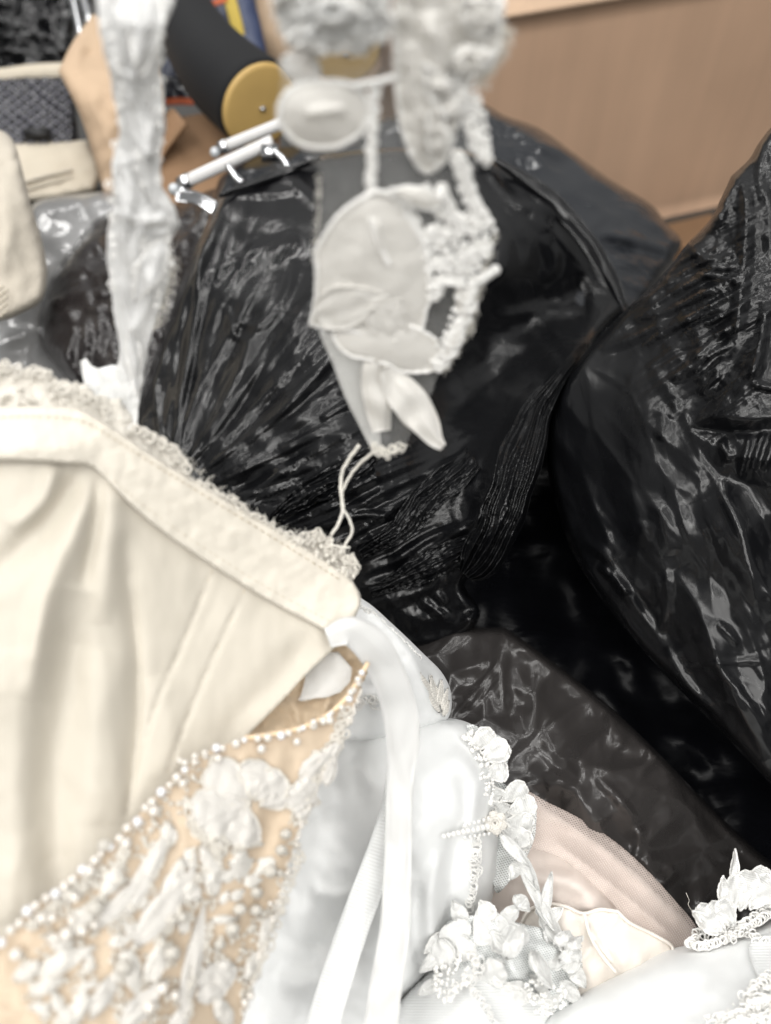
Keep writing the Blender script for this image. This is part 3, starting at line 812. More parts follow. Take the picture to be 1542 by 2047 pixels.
# ---- grey film sheet and brown black bag, left behind the strap
D = tps([(-80, 600, 1.06), (60, 420, 1.12), (230, 380, 1.15), (250, 480, 1.08), (0, 760, .96), (200, 760, .98)])
K = creases([([(0, 690), (60, 670), (140, 660)], 8, .008), ([(130, 390), (180, 450), (110, 540)], 10, .008), ([(90, 430), (160, 410), (230, 400)], 8, .01)])
tag(sheet('plastic_film', [(-260, 620, 'c'), (-90, 640), (40, 600), (60, 430), (80, 400), (225, 380, 'c'), (260, 430), (200, 600), (220, 790, 'c'), (-90, 850), (-280, 820, 'c')], D, M['film'],
          step=12, back=.06, edge=(20, .02), disp=lambda X, Y: K(X, Y) + .007 * fbm(X / 70, Y / 70)), 'pale grey plastic garment film bunched under the linen cushion', 'plastic film')
D = tps([(80, 620, .98), (160, 480, 1.03), (240, 430, 1.08), (380, 500, 1.0), (240, 560, .95), (150, 650, .92), (260, 800, .86), (400, 420, 1.05)])
K = creases([([(90, 620), (150, 590), (240, 590)], 9, .014), ([(100, 640), (160, 618), (240, 625)], 7, .012), ([(180, 560), (215, 548), (240, 570)], 12, .018), ([(180, 470), (220, 520), (230, 600)], 14, .012),
             ([(335, 420), (370, 470), (380, 540)], 7, .01), ([(330, 470), (352, 520), (350, 600)], 8, .012), ([(100, 660), (140, 720), (160, 760)], 10, .01), ([(130, 610), (150, 660), (130, 720)], 6, .008)])
tag(sheet('rubbish_bag', [(78, 640), (100, 560), (150, 490), (190, 440), (240, 415), (300, 418), (360, 405), (450, 380), (470, 500), (400, 640), (330, 800), (250, 880), (180, 800), (120, 740), (84, 690)], D, M['bag_brown'],
          step=9, back=.2, edge=(30, .04), disp=lambda X, Y: K(X, Y) + .010 * fbm(X / 80, Y / 80) + .005 * ridged(X / 34, Y / 60)),
    'brownish black plastic bag behind the left lace strap', 'plastic bag', 'black plastic bags')
# ---- crumpled glossy bag, top left corner
D = tps([(-60, -60, 1.6), (150, -60, 1.6), (0, 130, 1.48), (150, 60, 1.5)])
tag(sheet('rubbish_bag', [(-80, -80, 'c'), (190, -80, 'c'), (180, 20), (150, 60), (150, 110), (110, 145), (0, 150), (-80, 150, 'c')], D, M['bag'], step=6, back=.2, edge=(30, .04),
          disp=lambda X, Y: .020 * ridged(X / 42 + .6 * noise(X / 30, Y / 30), Y / 34) + .010 * ridged(X / 15, Y / 19)),
    'small crumpled glossy black bag in the top left corner', 'plastic bag', 'black plastic bags')
# ---- chrome stand legs
for a, b, lb in (((134, -60, 1.42), (166, 92, 1.36), 'left chrome tube of the pair behind the tan sack'), ((152, -60, 1.40), (184, 60, 1.35), 'right chrome tube of the pair behind the tan sack')):
    C = P(*np.array([np.array(a) + (np.array(b) - np.array(a)) * s for s in np.linspace(0, 1, 6)]).T)
    tag(mk('chrome_tube', *tubeV(C, .0062, 14)[:2], M['chrome']), lb, 'tube', 'chrome tubes behind the tan sack')
# ---- hanger rods with clips
def rod(a, b, r, label):
    a, b = np.array(a), np.array(b)
    Q = lambda s: P(*(a + (b - a) * s))
    root = empty('hanger_rod', Q(.5), label, 'hanger', 'white hanger rods')
    prof = [(0, .8), (.02, 1), (1, 1)]
    mk('tube', *tubeV(np.array([Q(s) for s in np.linspace(0, 1, 12)]), r, 16)[:2], M['alu'], root)
    mb = MB(); mb.add(*tubeV(np.array([Q(-.09), Q(-.03), Q(.03)]), r * 1.18, 14)); mb.build('collar', M['chrome'], root)
    mb = MB(); mb.add(*sphereV(Q(-.15) + np.array([0, -.004, .0]), r * .95, 12, 8)); mb.add(*tubeV(np.array([Q(-.15), Q(-.08)]), r * .5, 8)); mb.build('end_knob', M['clear'], root)
rod((452, 292, 1.03), (590, 236, 1.0), .0066, 'upper white hanger rod with a clear end knob resting under the wooden cap')
rod((375, 362, .99), (545, 283, .96), .0072, 'lower white hanger rod on the black bag beside the carton')
mb = MB(); mb.add(*ribbonV([(352, 392, .975), (395, 398, .965), (436, 424, .955)], 20, .003)); mb.add(*ribbonV([(362, 378, .97), (400, 388, .96), (440, 410, .95)], 7, .003))
tag(mb.build('metal_bracket', M['chrome']), 'bent chrome bracket below the lower hanger rod', 'bracket')
mb = MB()
for pts in ([(455, 330), (470, 352), (486, 366)], [(548, 300), (566, 318), (580, 340)]):
    q = spl(pts, 5); mb.add(*tubeV(P(q[:, 0], q[:, 1], np.full(len(q), .94)), .0035, 8))
mb.add(*boxV(P(540, 306, .95), (.018, .014, .012)))
tag(mb.build('hanger_clip', M['chrome']), 'small chrome trouser clip at the lower hanger rod', 'clip')
# ================================================================== black plastic bags
BG = 'black plastic bags'
creases_all = creases
def creases(L, sharp=True, k=.40): return creases_all([(p, w, h * k) for p, w, h in L], 'tent' if sharp else False)
# slate grey bag in front of the cardboard box
D = tps([(420, 380, 1.02), (640, 290, 1.08), (960, 212, 1.16), (1150, 310, 1.12), (1340, 460, 1.08), (1200, 470, 1.0), (1280, 600, .95), (1000, 600, .95), (600, 450, .98), (1080, 330, 1.08)])
K = creases([([(960, 225), (1040, 262), (1130, 320)], 9, .014), ([(1030, 250), (1060, 285), (1100, 300)], 7, .016), ([(1075, 310), (1085, 350), (1110, 400)], 8, .012),
             ([(1160, 395), (1210, 405), (1290, 430)], 6, .006), ([(1240, 380), (1236, 420), (1228, 462)], 5, .007), ([(1195, 468), (1270, 480), (1345, 502)], 7, .02),
             ([(1230, 520), (1280, 545), (1330, 560)], 14, .010), ([(480, 350), (540, 330), (620, 320)], 6, .01), ([(600, 345), (660, 320), (700, 300)], 6, .01)])
K2 = creases([([(1190, 484), (1265, 497), (1340, 522)], 10, .03)], False)
TB = tents(34, (420, 210, 1340, 560), 25, (25, 90), (.002, .007), (40, 160), 3)
tag(sheet('rubbish_bag', [(415, 430), (430, 380), (450, 345), (520, 308), (600, 285), (740, 240), (880, 214), (958, 206), (1010, 232), (1080, 258), (1155, 312), (1225, 362), (1300, 408), (1335, 450), (1362, 482), (1345, 520), (1290, 600), (1250, 680), (1100, 760), (800, 700), (560, 560), (430, 470)], D, M['bag_back'],
          step=9, back=.25, edge=(26, .03), disp=lambda X, Y: K(X, Y) - K2(X, Y) + 1.2 * TB(X, Y) + .016 * crum((Y - X * .3) / 60, (X + Y * .4) / 120) + .006 * fbm(X / 160, Y / 160)),
    'slate grey black bag with a sagging lip against the large cardboard box', 'plastic bag', BG)

# dark bag in the pit between the others
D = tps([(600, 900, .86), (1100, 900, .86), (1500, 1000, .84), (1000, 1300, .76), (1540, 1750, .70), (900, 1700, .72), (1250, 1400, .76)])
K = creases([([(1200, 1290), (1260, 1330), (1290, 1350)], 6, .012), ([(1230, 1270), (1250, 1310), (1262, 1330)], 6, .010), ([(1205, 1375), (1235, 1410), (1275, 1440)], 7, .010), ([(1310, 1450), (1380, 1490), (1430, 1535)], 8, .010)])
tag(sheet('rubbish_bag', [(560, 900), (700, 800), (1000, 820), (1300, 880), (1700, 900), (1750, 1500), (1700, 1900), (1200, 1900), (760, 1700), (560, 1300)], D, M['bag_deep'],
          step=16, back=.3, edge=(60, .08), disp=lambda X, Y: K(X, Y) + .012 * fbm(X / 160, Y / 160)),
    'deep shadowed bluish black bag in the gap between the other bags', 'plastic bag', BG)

# big centre bag with the twisted neck
D = tps([(445, 385, .90), (640, 300, .95), (960, 310, .95), (1150, 430, .93), (1255, 615, .90), (300, 760, .82), (280, 900, .76), (500, 700, .76), (760, 650, .74), (1000, 560, .84), (1060, 650, .90), (1150, 640, .90), (1040, 720, .85),
         (600, 950, .68), (760, 930, .655), (700, 1120, .66), (880, 1050, .665), (1010, 900, .69), (960, 1080, .65), (1150, 710, .78), (1080, 800, .74), (840, 1250, .69), (900, 780, .80), (1000, 760, .84)])
lines = []
# fan of folds on the left flank
for a, b, c, w, h in [((292, 860), (350, 640), (462, 392), 9, .018), ((318, 880), (390, 660), (505, 385), 10, .014), ((335, 860), (420, 640), (560, 400), 7, .012), ((352, 900), (440, 700), (600, 430), 9, .016),
                      ((370, 910), (470, 720), (590, 560), 8, .012), ((385, 930), (500, 760), (650, 560), 9, .020), ((400, 950), (520, 800), (700, 640), 8, .014), ((420, 960), (560, 830), (690, 690), 7, .012),
                      ((440, 980), (580, 850), (760, 720), 9, .012), ((310, 830), (345, 720), (372, 600), 6, .010), ((400, 560), (470, 520), (560, 470), 6, .010), ((480, 540), (540, 500), (600, 480), 12, .014),
                      ((470, 640), (520, 650), (560, 620), 7, .014), ((455, 610), (465, 660), (500, 690), 6, .010), ((560, 620), (575, 580), (590, 520), 6, .010)]:
    lines.append(([a, b, c], w, h))
# top rim and right flank
lines += [([(440, 388), (520, 388), (600, 380)], 5, .012), ([(560, 342), (600, 380), (640, 420)], 6, .014), ([(590, 350), (620, 380), (650, 400)], 5, .012),
          ([(975, 335), (1010, 385), (1060, 425)], 6, .016), ([(1060, 425), (1120, 480), (1180, 560), (1190, 640)], 8, .016), ([(960, 420), (1010, 470), (1010, 560)], 10, .014),
          ([(1000, 390), (1050, 470), (1060, 540)], 9, .012), ([(1090, 470), (1110, 530), (1080, 560)], 8, .014), ([(980, 640), (1080, 620), (1170, 625)], 9, .016), ([(960, 680), (1040, 690), (1110, 660)], 9, .010),
          ([(985, 318), (1090, 400), (1180, 500), (1250, 615)], 6, .010)]
# lower crumple under the strap tip
lines += [([(480, 1005), (560, 950), (640, 925)], 8, .020), ([(560, 1030), (660, 965), (750, 915)], 5, .020), ([(585, 1000), (650, 975), (700, 960)], 5, .014), ([(690, 980), (730, 960), (760, 945)], 6, .016),
          ([(620, 1060), (720, 1030), (800, 1035)], 5, .020), ([(700, 1090), (800, 1060), (870, 1000), (960, 950)], 8, .014), ([(640, 840), (680, 815), (705, 805)], 5, .016), ([(560, 900), (620, 870), (660, 850)], 6, .012),
          ([(450, 960), (520, 930), (580, 935)], 9, .012), ([(780, 1130), (850, 1080), (930, 1050)], 6, .020), ([(790, 1155), (860, 1100), (1000, 1010)], 5, .018), ([(720, 1175), (820, 1150), (930, 1120)], 6, .012), ([(740, 1210), (850, 1180), (900, 1140)], 8, .010),
          ([(850, 955), (890, 930), (930, 950)], 6, .012), ([(860, 990), (890, 975), (920, 985)], 5, .012), ([(930, 960), (950, 930), (960, 905)], 5, .012), ([(840, 1200), (865, 1215), (890, 1235)], 6, .016), ([(870, 1185), (880, 1195), (886, 1210)], 5, .012), ([(920, 1240), (970, 1235), (1000, 1240)], 8, .012)]
# the twisted neck
neck = spl([(1168, 690), (1110, 765), (1060, 830), (1030, 900), (1010, 980), (990, 1060), (960, 1120)], 14)
tn = np.gradient(neck, axis=0); tn /= np.linalg.norm(tn, axis=1, keepdims=True); nn = np.stack([-tn[:, 1], tn[:, 0]], 1)
rgn = np.random.RandomState(11)
for k in range(9):
    off = -44 + k * 11 + rgn.rand() * 4; s0 = rgn.randint(0, 8); s1 = len(neck) - rgn.randint(0, 9)
    q = (neck + nn * (off * np.linspace(.35, 1.15, len(neck)))[:, None])[s0:s1:3]
    lines.append(([tuple(p) for p in q], rgn.uniform(3.5, 6), rgn.uniform(.010, .018)))
Kc = creases(lines)
Kn = creases([([tuple(p) for p in neck[::4]], 42, .050)], False)
TC = tents(60, (300, 320, 1220, 1240), lambda x, y: math.atan2(y - 1010, x - 330) if x < 760 else (R(40) if y < 700 else R(-25)), (16, 60), (.002, .007), (30, 130), 5)
TC2 = tents(150, (300, 320, 1220, 1240), lambda x, y: math.atan2(y - 1010, x - 330) if x < 760 else (R(40) if y < 700 else R(-30)), (5, 16), (.0006, .0020), (14, 60), 6, .5)
def cdisp(X, Y):
    X = np.asarray(X, float); Y = np.asarray(Y, float)
    a = np.arctan2(Y - 1010, X - 330); r = np.hypot(X - 330, Y - 1010)
    fan = np.exp(-((X - 480) / 230) ** 2 - ((Y - 680) / 260) ** 2)
    s = Kc(X, Y) + Kn(X, Y) + .008 * fbm(X / 190, Y / 190)
    fw = np.abs(((a * 5.5 + .55 * noise(a * 4 + 3, r / 420)) % 1) - .5) * 2
    fw2 = np.abs(((a * 12 + .6 * noise(a * 6, r / 300)) % 1) - .5) * 2
    s += fan * (.0165 * fw * np.clip(.6 + noise(a * 6 + 20, r / 500), .1, 1) + .0035 * fw2 * np.clip(.4 + noise(a * 9, r / 300 + 5), 0, 1))
    low = np.exp(-((X - 680) / 260) ** 2 - ((Y - 1010) / 130) ** 2)
    s += low * (.009 * fold((X * .5 + Y) / 38, (X - Y * .5) / 170, 1) + .003 * fold((X * .42 + Y) / 15, (X - Y * .42) / 90, 4))
    nk = np.exp(-(dist_poly(X, Y, neck, False)[0] / 60) ** 2)
    s += nk * .003 * crum((X + Y * .35) / 20, (Y - X * .35) / 70)
    keep = 1 - .75 * fan
    return s + .7 * keep * TC(X, Y) + .004 * keep * crum((X - Y * .6) / 90, (Y * .9 + X * .5) / 150) + .35 * keep * TC2(X, Y)
tag(sheet('rubbish_bag', [(440, 388, 'c'), (500, 366), (560, 342, 'c'), (640, 312), (760, 296), (880, 296), (968, 306), (1030, 345), (1100, 388), (1165, 440), (1215, 520), (1240, 570), (1258, 612, 'c'), (1215, 650), (1182, 690), (1130, 770), (1105, 830), (1075, 920), (1040, 1010), (1000, 1100), (960, 1136, 'c'), (930, 1170), (960, 1230), (900, 1290), (760, 1300), (600, 1250), (420, 1100), (300, 980), (262, 880), (290, 770), (335, 640), (385, 510)], D, M['bag'],
          step=4.6, outstep=6, back=.3, edge=(22, .03), disp=cdisp),
    'large black bag in the middle with fanned folds and a twisted neck', 'plastic bag', BG)
cbag = bpy.data.objects['rubbish_bag.004'] if 'rubbish_bag.004' in bpy.data.objects else None
cbag = [o for o in COL.objects if o.get('label', '').startswith('large black bag in the middle')][0]
def pleated(path, wid, lift, npl, amp, mat, name, parent, seed, crown=.012):
    q = spl([p + (w,) for p, w in zip(path, wid)], 3.0)
    T = np.gradient(q[:, :2], axis=0); T /= np.linalg.norm(T, axis=1, keepdims=True); Nn = np.stack([-T[:, 1], T[:, 0]], 1)
    m = 72; sarr = np.linspace(-1, 1, m); u = np.linspace(0, 1, len(q))
    UU, SS = np.meshgrid(u, sarr, indexing='ij')
    edge = 1 + .12 * noise(UU * 7 + seed, np.sign(SS) * 3)
    XY = q[:, None, :2] + Nn[:, None] * (q[:, None, 2:3] / 2 * (SS * edge)[..., None])
    X, Y = XY[..., 0], XY[..., 1]
    ph = SS * npl / 2 + .55 * noise(UU * 3.2 + seed * 3, SS * 1.6) + .25 * noise(UU * 9 + seed, SS * 3)
    tri = np.abs((ph % 1) - .5) * 2
    amp_ = amp * (.5 + .8 * np.clip(.5 + noise(UU * 4 + 9 + seed, SS * 2.5), 0, 1))
    Dp = D(X, Y) - cdisp(X.ravel(), Y.ravel()).reshape(X.shape) * .35 - lift - crown * (1 - SS ** 2) - amp_ * tri - .0012 * noise(UU * 30, SS * 9) + .02 * np.clip(np.abs(SS) - .86, 0, 1) / .14 + .03 * np.clip(.06 - UU, 0, 1) / .06
    V, F, U = gridsolid(P(X, Y, Dp), np.stack([UU, SS], -1), .0006)
    return mk(name, V, F, M[mat], parent, U)
pleated([(1172, 686), (1120, 752), (1075, 815), (1046, 890), (1022, 965), (992, 1050), (955, 1120), (930, 1150)], [16, 34, 66, 92, 96, 100, 84, 40], .012, 7, .0085, 'bag_neck', 'twisted_neck', cbag, 3)
pleated([(960, 905), (900, 955), (850, 1000), (800, 1060), (720, 1110)], [60, 76, 70, 60, 30], .002, 5, .0050, 'bag_neck', 'film_gather', cbag, 5, .006)
pleated([(985, 1075), (900, 1110), (820, 1150), (740, 1185)], [40, 66, 60, 24], .003, 5, .0050, 'bag_neck', 'film_gather', cbag, 8, .006)
pleated([(760, 905), (690, 950), (620, 985), (540, 1040)], [24, 66, 60, 20], .003, 5, .0050, 'bag_neck', 'film_gather', cbag, 11, .005)
mb = MB(); mb.add(*ribbonV([(968, 306, .935), (1040, 352, .925), (1110, 405, .915), (1180, 488, .90), (1228, 570, .885), (1250, 622, .87)], [6, 26, 34, 34, 30, 8], .0008, crown=.008, wob=.004, seed=4)); mb.build('folded_lip', M['bag'], cbag)
mb = MB(); mb.add(*ribbonV([(438, 392, .885), (500, 372, .90), (562, 346, .915), (640, 316, .92)], [8, 20, 22, 10], .0008, crown=.006, wob=.004, seed=6)); mb.build('folded_lip', M['bag'], cbag)
# knotted tip of that neck is another bag's tie
# lower bag: dull grey brown skin over a bulge
D = tps([(830, 1270, .70), (1010, 1256, .68), (1200, 1400, .665), (1420, 1620, .66), (1542, 1730, .66), (1250, 1700, .60), (1000, 1450, .63), (900, 1450, .64), (1100, 1550, .61), (1400, 1850, .61), (1300, 1600, .60), (1180, 1560, .59)])
K = creases([([(905, 1440), (950, 1385), (1003, 1320)], 5, .012), ([(1005, 1262), (1000, 1320), (1010, 1430)], 9, .014), ([(1010, 1258), (1080, 1310), (1160, 1370), (1290, 1490)], 12, .008), ([(1080, 1330), (1070, 1400), (1060, 1480)], 8, .006),
             ([(1215, 1425), (1232, 1460), (1245, 1500)], 9, .018), ([(1245, 1500), (1290, 1500), (1330, 1520)], 8, .010), ([(1190, 1545), (1290, 1530), (1330, 1480)], 9, .014), ([(1185, 1550), (1230, 1590), (1280, 1650)], 6, .014), ([(1280, 1650), (1276, 1690), (1270, 1720)], 6, .016),
             ([(1285, 1715), (1310, 1760), (1320, 1785)], 9, .020), ([(1320, 1770), (1340, 1750), (1350, 1735)], 7, .018), ([(1285, 1690), (1340, 1640), (1330, 1580)], 14, .012), ([(1090, 1572), (1120, 1568), (1140, 1590)], 12, .014), ([(1330, 1510), (1400, 1600), (1480, 1690), (1540, 1740)], 6, .010),
             ([(1310, 1520), (1380, 1620), (1450, 1700)], 8, .010), ([(1280, 1480), (1330, 1520), (1335, 1550)], 6, .012), ([(1390, 1640), (1420, 1690), (1460, 1720)], 7, .008)])
Ks = creases([([(1140, 1520), (1130, 1580), (1090, 1640)], 30, -.016), ([(1300, 1580), (1330, 1640), (1310, 1720)], 30, -.012), ([(1240, 1560), (1200, 1600), (1180, 1680)], 34, .012)], False)
TS = tents(46, (850, 1270, 1500, 1800), 62, (25, 80), (.003, .009), (50, 170), 8, .45)
tag(sheet('rubbish_bag', [(800, 1262), (860, 1262), (930, 1254), (1010, 1254, 'c'), (1085, 1308), (1200, 1396), (1300, 1488), (1420, 1612), (1500, 1688), (1560, 1740), (1640, 1830), (1640, 1960), (1400, 1960), (1200, 1900), (1000, 1760), (860, 1560), (800, 1400)], D, M['bag_soft'],
          step=6, back=.22, edge=(16, .02), disp=lambda X, Y: K(X, Y) + Ks(X, Y) + .6 * TS(X, Y) + .009 * crum((X * .6 + Y) / 95, (X - Y * .5) / 120) + .005 * fbm(X / 170, Y / 170)),
    'dull grey brown black bag with sharp dents beside the white gowns', 'plastic bag', BG)

# taut right bag
D = tps([(1542, 255, .66), (1465, 350, .66), (1370, 490, .665), (1260, 610, .69), (1180, 690, .705), (1100, 850, .70), (1100, 950, .69), (1150, 1100, .665), (1300, 1320, .615), (1542, 1575, .575), (1700, 1700, .56), (1700, 300, .64),
         (1400, 700, .608), (1300, 850, .613), (1450, 850, .58), (1450, 1050, .565), (1300, 1050, .595), (1542, 900, .555), (1560, 1250, .565), (1700, 900, .55), (1420, 1250, .582), (1480, 500, .62), (1220, 900, .64)])
lines = [([(1480, 345), (1492, 420), (1485, 560), (1470, 680)], 8, .016), ([(1470, 350), (1440, 420), (1425, 470)], 7, .016), ([(1530, 290), (1520, 360), (1540, 420), (1538, 520)], 7, .014), ([(1542, 600), (1520, 680), (1500, 760)], 8, .014),
         ([(1380, 500), (1420, 520), (1470, 510)], 5, .016), ([(1385, 520), (1430, 535), (1476, 530)], 5, .012), ([(1390, 545), (1440, 555), (1480, 560)], 5, .012), ([(1420, 400), (1425, 430), (1455, 440)], 7, .012),
         ([(1260, 640), (1340, 620), (1460, 570)], 6, .010), ([(1200, 700), (1330, 650), (1470, 590)], 7, .012), ([(1290, 690), (1380, 640), (1470, 610)], 5, .010),
         ([(1380, 720), (1420, 690), (1460, 650)], 5, .014), ([(1385, 745), (1425, 705), (1455, 690)], 4, .013), ([(1395, 765), (1430, 735), (1450, 715)], 4, .012), ([(1400, 790), (1420, 765), (1440, 745)], 4, .010), ([(1340, 760), (1380, 730), (1400, 700)], 6, .010),
         
         ([(1505, 760), (1520, 700), (1530, 600)], 6, .010), ([(1500, 765), (1540, 775), (1580, 780)], 5, .014), ([(1480, 955), (1490, 910), (1500, 870)], 4, .010), ([(1500, 950), (1515, 900), (1530, 860)], 4, .010), ([(1440, 880), (1450, 900), (1455, 925)], 5, .008), ([(1525, 940), (1540, 900), (1550, 870)], 4, .010),
         ([(1430, 960), (1480, 1050), (1520, 1150), (1560, 1230)], 20, .022), ([(1350, 1140), (1400, 1230), (1440, 1330), (1490, 1440), (1530, 1520)], 24, .026), ([(1330, 1140), (1335, 1200), (1326, 1265)], 6, .010), ([(1312, 1150), (1322, 1210), (1324, 1262)], 5, .008), ([(1320, 1000), (1325, 1060), (1345, 1110)], 12, .006),
         ([(1155, 1075), (1210, 1110), (1250, 1180), (1330, 1290)], 7, .012), ([(1200, 1130), (1230, 1160), (1258, 1190)], 5, .020), ([(1330, 1290), (1370, 1360), (1440, 1430)], 5, .008), ([(1360, 1340), (1440, 1326), (1530, 1320)], 4, .006), ([(1207, 1060), (1220, 1090), (1240, 1120)], 12, .006),
         ([(1435, 1245), (1460, 1270), (1475, 1290)], 5, .007), ([(1320, 810), (1330, 850), (1318, 880)], 8, .008), ([(1345, 800), (1350, 820), (1338, 836)], 6, .008), ([(1255, 1050), (1280, 1070), (1290, 1040)], 10, .006), ([(1140, 1090), (1110, 1000), (1098, 900)], 10, .006)]
Kr = creases(lines)
Kq = creases([([(1550, 700), (1480, 800), (1500, 920)], 60, .016), ([(1250, 1120), (1300, 1220), (1360, 1300)], 22, -.012), ([(1400, 1000), (1460, 1150), (1520, 1300)], 60, .012)], False)
TR1 = tents(34, (1120, 1000, 1600, 1600), 58, (25, 90), (.003, .008), (60, 220), 12, .22)
TR2 = tents(30, (1250, 300, 1600, 800), -55, (12, 50), (.002, .006), (30, 130), 13, .4)
TR3 = tents(170, (1330, 330, 1560, 800), -35, (5, 16), (.0014, .0040), (12, 60), 14, .45)
TR4 = tents(60, (1120, 900, 1560, 1400), 70, (4, 14), (.0004, .0012), (14, 60), 15, .5)
TR = lambda X, Y: TR1(X, Y) + .6 * TR2(X, Y) + .35 * TR3(X, Y) + .5 * TR4(X, Y) + np.exp(-((np.asarray(X) - 1440) / 130) ** 2 - ((np.asarray(Y) - 560) / 240) ** 2) * .0032 * fold((X * .5 + Y) / 15, (X - Y * .5) / 70, 5) + .0035 * crum((Y * .55 - X) / 70, (Y + X * .5) / 190)
PT = plateau([(1374, 856, 'c'), (1470, 722), (1500, 655, 'c'), (1640, 590, 'c'), (1640, 846, 'c'), (1500, 862)], 26, .0075)
PB = plateau([(1374, 858, 'c'), (1500, 866), (1640, 852, 'c'), (1640, 985, 'c'), (1470, 964), (1418, 922)], 60, .009)
def rdisp(X, Y):
    up = np.exp(-((X - 1420) / 120) ** 2 - ((Y - 590) / 190) ** 2)
    s = Kr(X, Y) + Kq(X, Y) + .005 * fbm(X / 220, Y / 220) + up * .0075 * fold((X * .62 + Y) / 34, (X - Y * .62) / 130, 2)
    pb = PB(X, Y)
    return s + TR(X, Y) + PT(X, Y) * np.clip((Y - 560) / 200, .2, 1.7) + pb + pb * .35 * crum((X + Y * .25) / 26, (Y - X * .2) / 120)
tag(sheet('rubbish_bag', [(1560, 240), (1520, 282), (1498, 318), (1462, 352, 'c'), (1440, 400), (1418, 442), (1372, 490), (1342, 530), (1300, 576), (1258, 612), (1200, 672), (1165, 710), (1120, 780), (1098, 846), (1094, 920), (1106, 990), (1135, 1080), (1165, 1140), (1215, 1215), (1300, 1316), (1370, 1390), (1460, 1482), (1545, 1572), (1660, 1690), (1800, 1700), (1850, 900), (1800, 260), (1660, 190)], D, M['bag_right'],
          step=4.8, outstep=6, back=.3, edge=(18, .022), disp=rdisp),
    'taut glossy black bag at the right with bright crumpled highlights', 'plastic bag', BG)

creases = creases_all
# ================================================================== gowns lying on the bags
_bm = {}
def bead(name, pos, r, mat, parent, sq=(1, 1, 1)):
    key = mat.name
    if key not in _bm:
        V, F = sphereV((0, 0, 0), 1, 16, 11)
        me = bpy.data.meshes.new(name); me.from_pydata(V.tolist(), [], F)
        me.polygons.foreach_set('use_smooth', [True] * len(me.polygons)); me.materials.append(mat); _bm[key] = me
    o = bpy.data.objects.new(name, _bm[key]); COL.objects.link(o)
    o.parent = parent; o.location = np.array(pos) - WL[parent.name]; o.scale = [r * s for s in sq]
    WL[o.name] = np.array(pos); return o
def petal(parent, name, base, tip, wid, depth, mat, rim=None, rimr=.0008, **k):
    (V, F, U), G = leafV(base, tip, wid, depth, **k)
    if rim is None: return mk(name, V, F, mat, parent, U)
    o = mk(name, V, F, mat, parent, U)
    c = rimC(G); c = c + (np.random.RandomState(len(c)).rand(len(c), 1) - .5) * rimr * .6
    mk('corded_rim', *tubeV(c, rimr * (1 + .3 * np.sin(np.arange(len(c)) * 2.1)), 6, True)[:2], rim, o)
    return o

# ---------------- blush gown
D = tps([(1060, 1600, .585), (1200, 1680, .59), (1380, 1860, .585), (1050, 1950, .55), (1200, 1850, .555), (1150, 1750, .56), (1290, 1930, .55), (1000, 1800, .565)])
bg = empty('bridal_gown', P(1180, 1800, .60), 'blush gown with sheer tulle layers and an ivory petal edged satin piece', 'gown', 'bridal gowns')
K = creases([([(1070, 1640), (1160, 1720), (1260, 1800), (1340, 1900)], 20, .008), ([(1040, 1760), (1130, 1760), (1230, 1830), (1320, 1900)], 18, .007), ([(1100, 1600), (1200, 1690), (1300, 1790)], 16, .006), ([(1150, 1800), (1230, 1850), (1290, 1920)], 10, .005)], False)
sheet('tulle_skirt', [(1040, 1585), (1100, 1618), (1160, 1652), (1215, 1690), (1270, 1738), (1320, 1785), (1365, 1830), (1388, 1862), (1395, 1900), (1330, 1960), (1200, 2030), (1040, 2010), (960, 1900), (950, 1750), (980, 1640)], D, M['blush'], bg,
      step=9, back=.08, edge=(20, .02), disp=lambda X, Y: K(X, Y) + .004 * fbm(X / 90, Y / 90))
D2 = lambda X, Y: D(X, Y) - .012
sheet('tulle_veil', [(1035, 1580), (1100, 1606), (1170, 1642), (1240, 1690), (1300, 1745), (1350, 1800), (1392, 1850), (1400, 1880), (1370, 1892, 'c'), (1290, 1890), (1220, 1800), (1120, 1715), (1040, 1680)], D2, M['blush_veil'], bg, step=9, thick=.0005,
      disp=lambda X, Y: creases([([(1060, 1610), (1200, 1690), (1390, 1870)], 8, .004), ([(1100, 1680), (1220, 1770), (1350, 1880)], 8, .005)], False)(X, Y) + .002 * fbm(X / 60, Y / 60))
D3 = tps([(1080, 1810, .548), (1200, 1820, .542), (1320, 1890, .55), (1150, 1960, .53), (1060, 1940, .53), (1250, 1930, .535)])
K3 = creases([([(1170, 1830), (1190, 1880), (1240, 1940)], 7, .006), ([(1240, 1820), (1210, 1860), (1180, 1880)], 8, .004), ([(1140, 1930), (1180, 1900), (1175, 1850)], 7, .005)], False)
o, ol = sheet('satin_godet', [(1050, 1830), (1085, 1808), (1130, 1812), (1165, 1826), (1200, 1818), (1235, 1822, 'c'), (1260, 1845), (1310, 1870), (1345, 1895), (1330, 1930), (1230, 1985), (1120, 2020), (1040, 1990), (1030, 1900)], D3, M['ivory'], bg, step=8, thick=.001,
      disp=lambda X, Y: K3(X, Y) + .003 * fbm(X / 60, Y / 60), ret=True)
c = P(ol[:, 0], ol[:, 1], D3(ol[:, 0], ol[:, 1]) - .0012 - .003 * fbm(ol[:, 0] / 60, ol[:, 1] / 60))
mk('corded_edge', *tubeV(c, .0011, 6, True)[:2], M['ivory'], bg)
mb = MB(); q = spl([(1168, 1826), (1180, 1870), (1200, 1905), (1232, 1945)], 5); mb.add(*tubeV(P(q[:, 0], q[:, 1], D3(q[:, 0], q[:, 1]) - .008), .0012, 6)); mb.build('corded_seam', M['ivory'], bg)

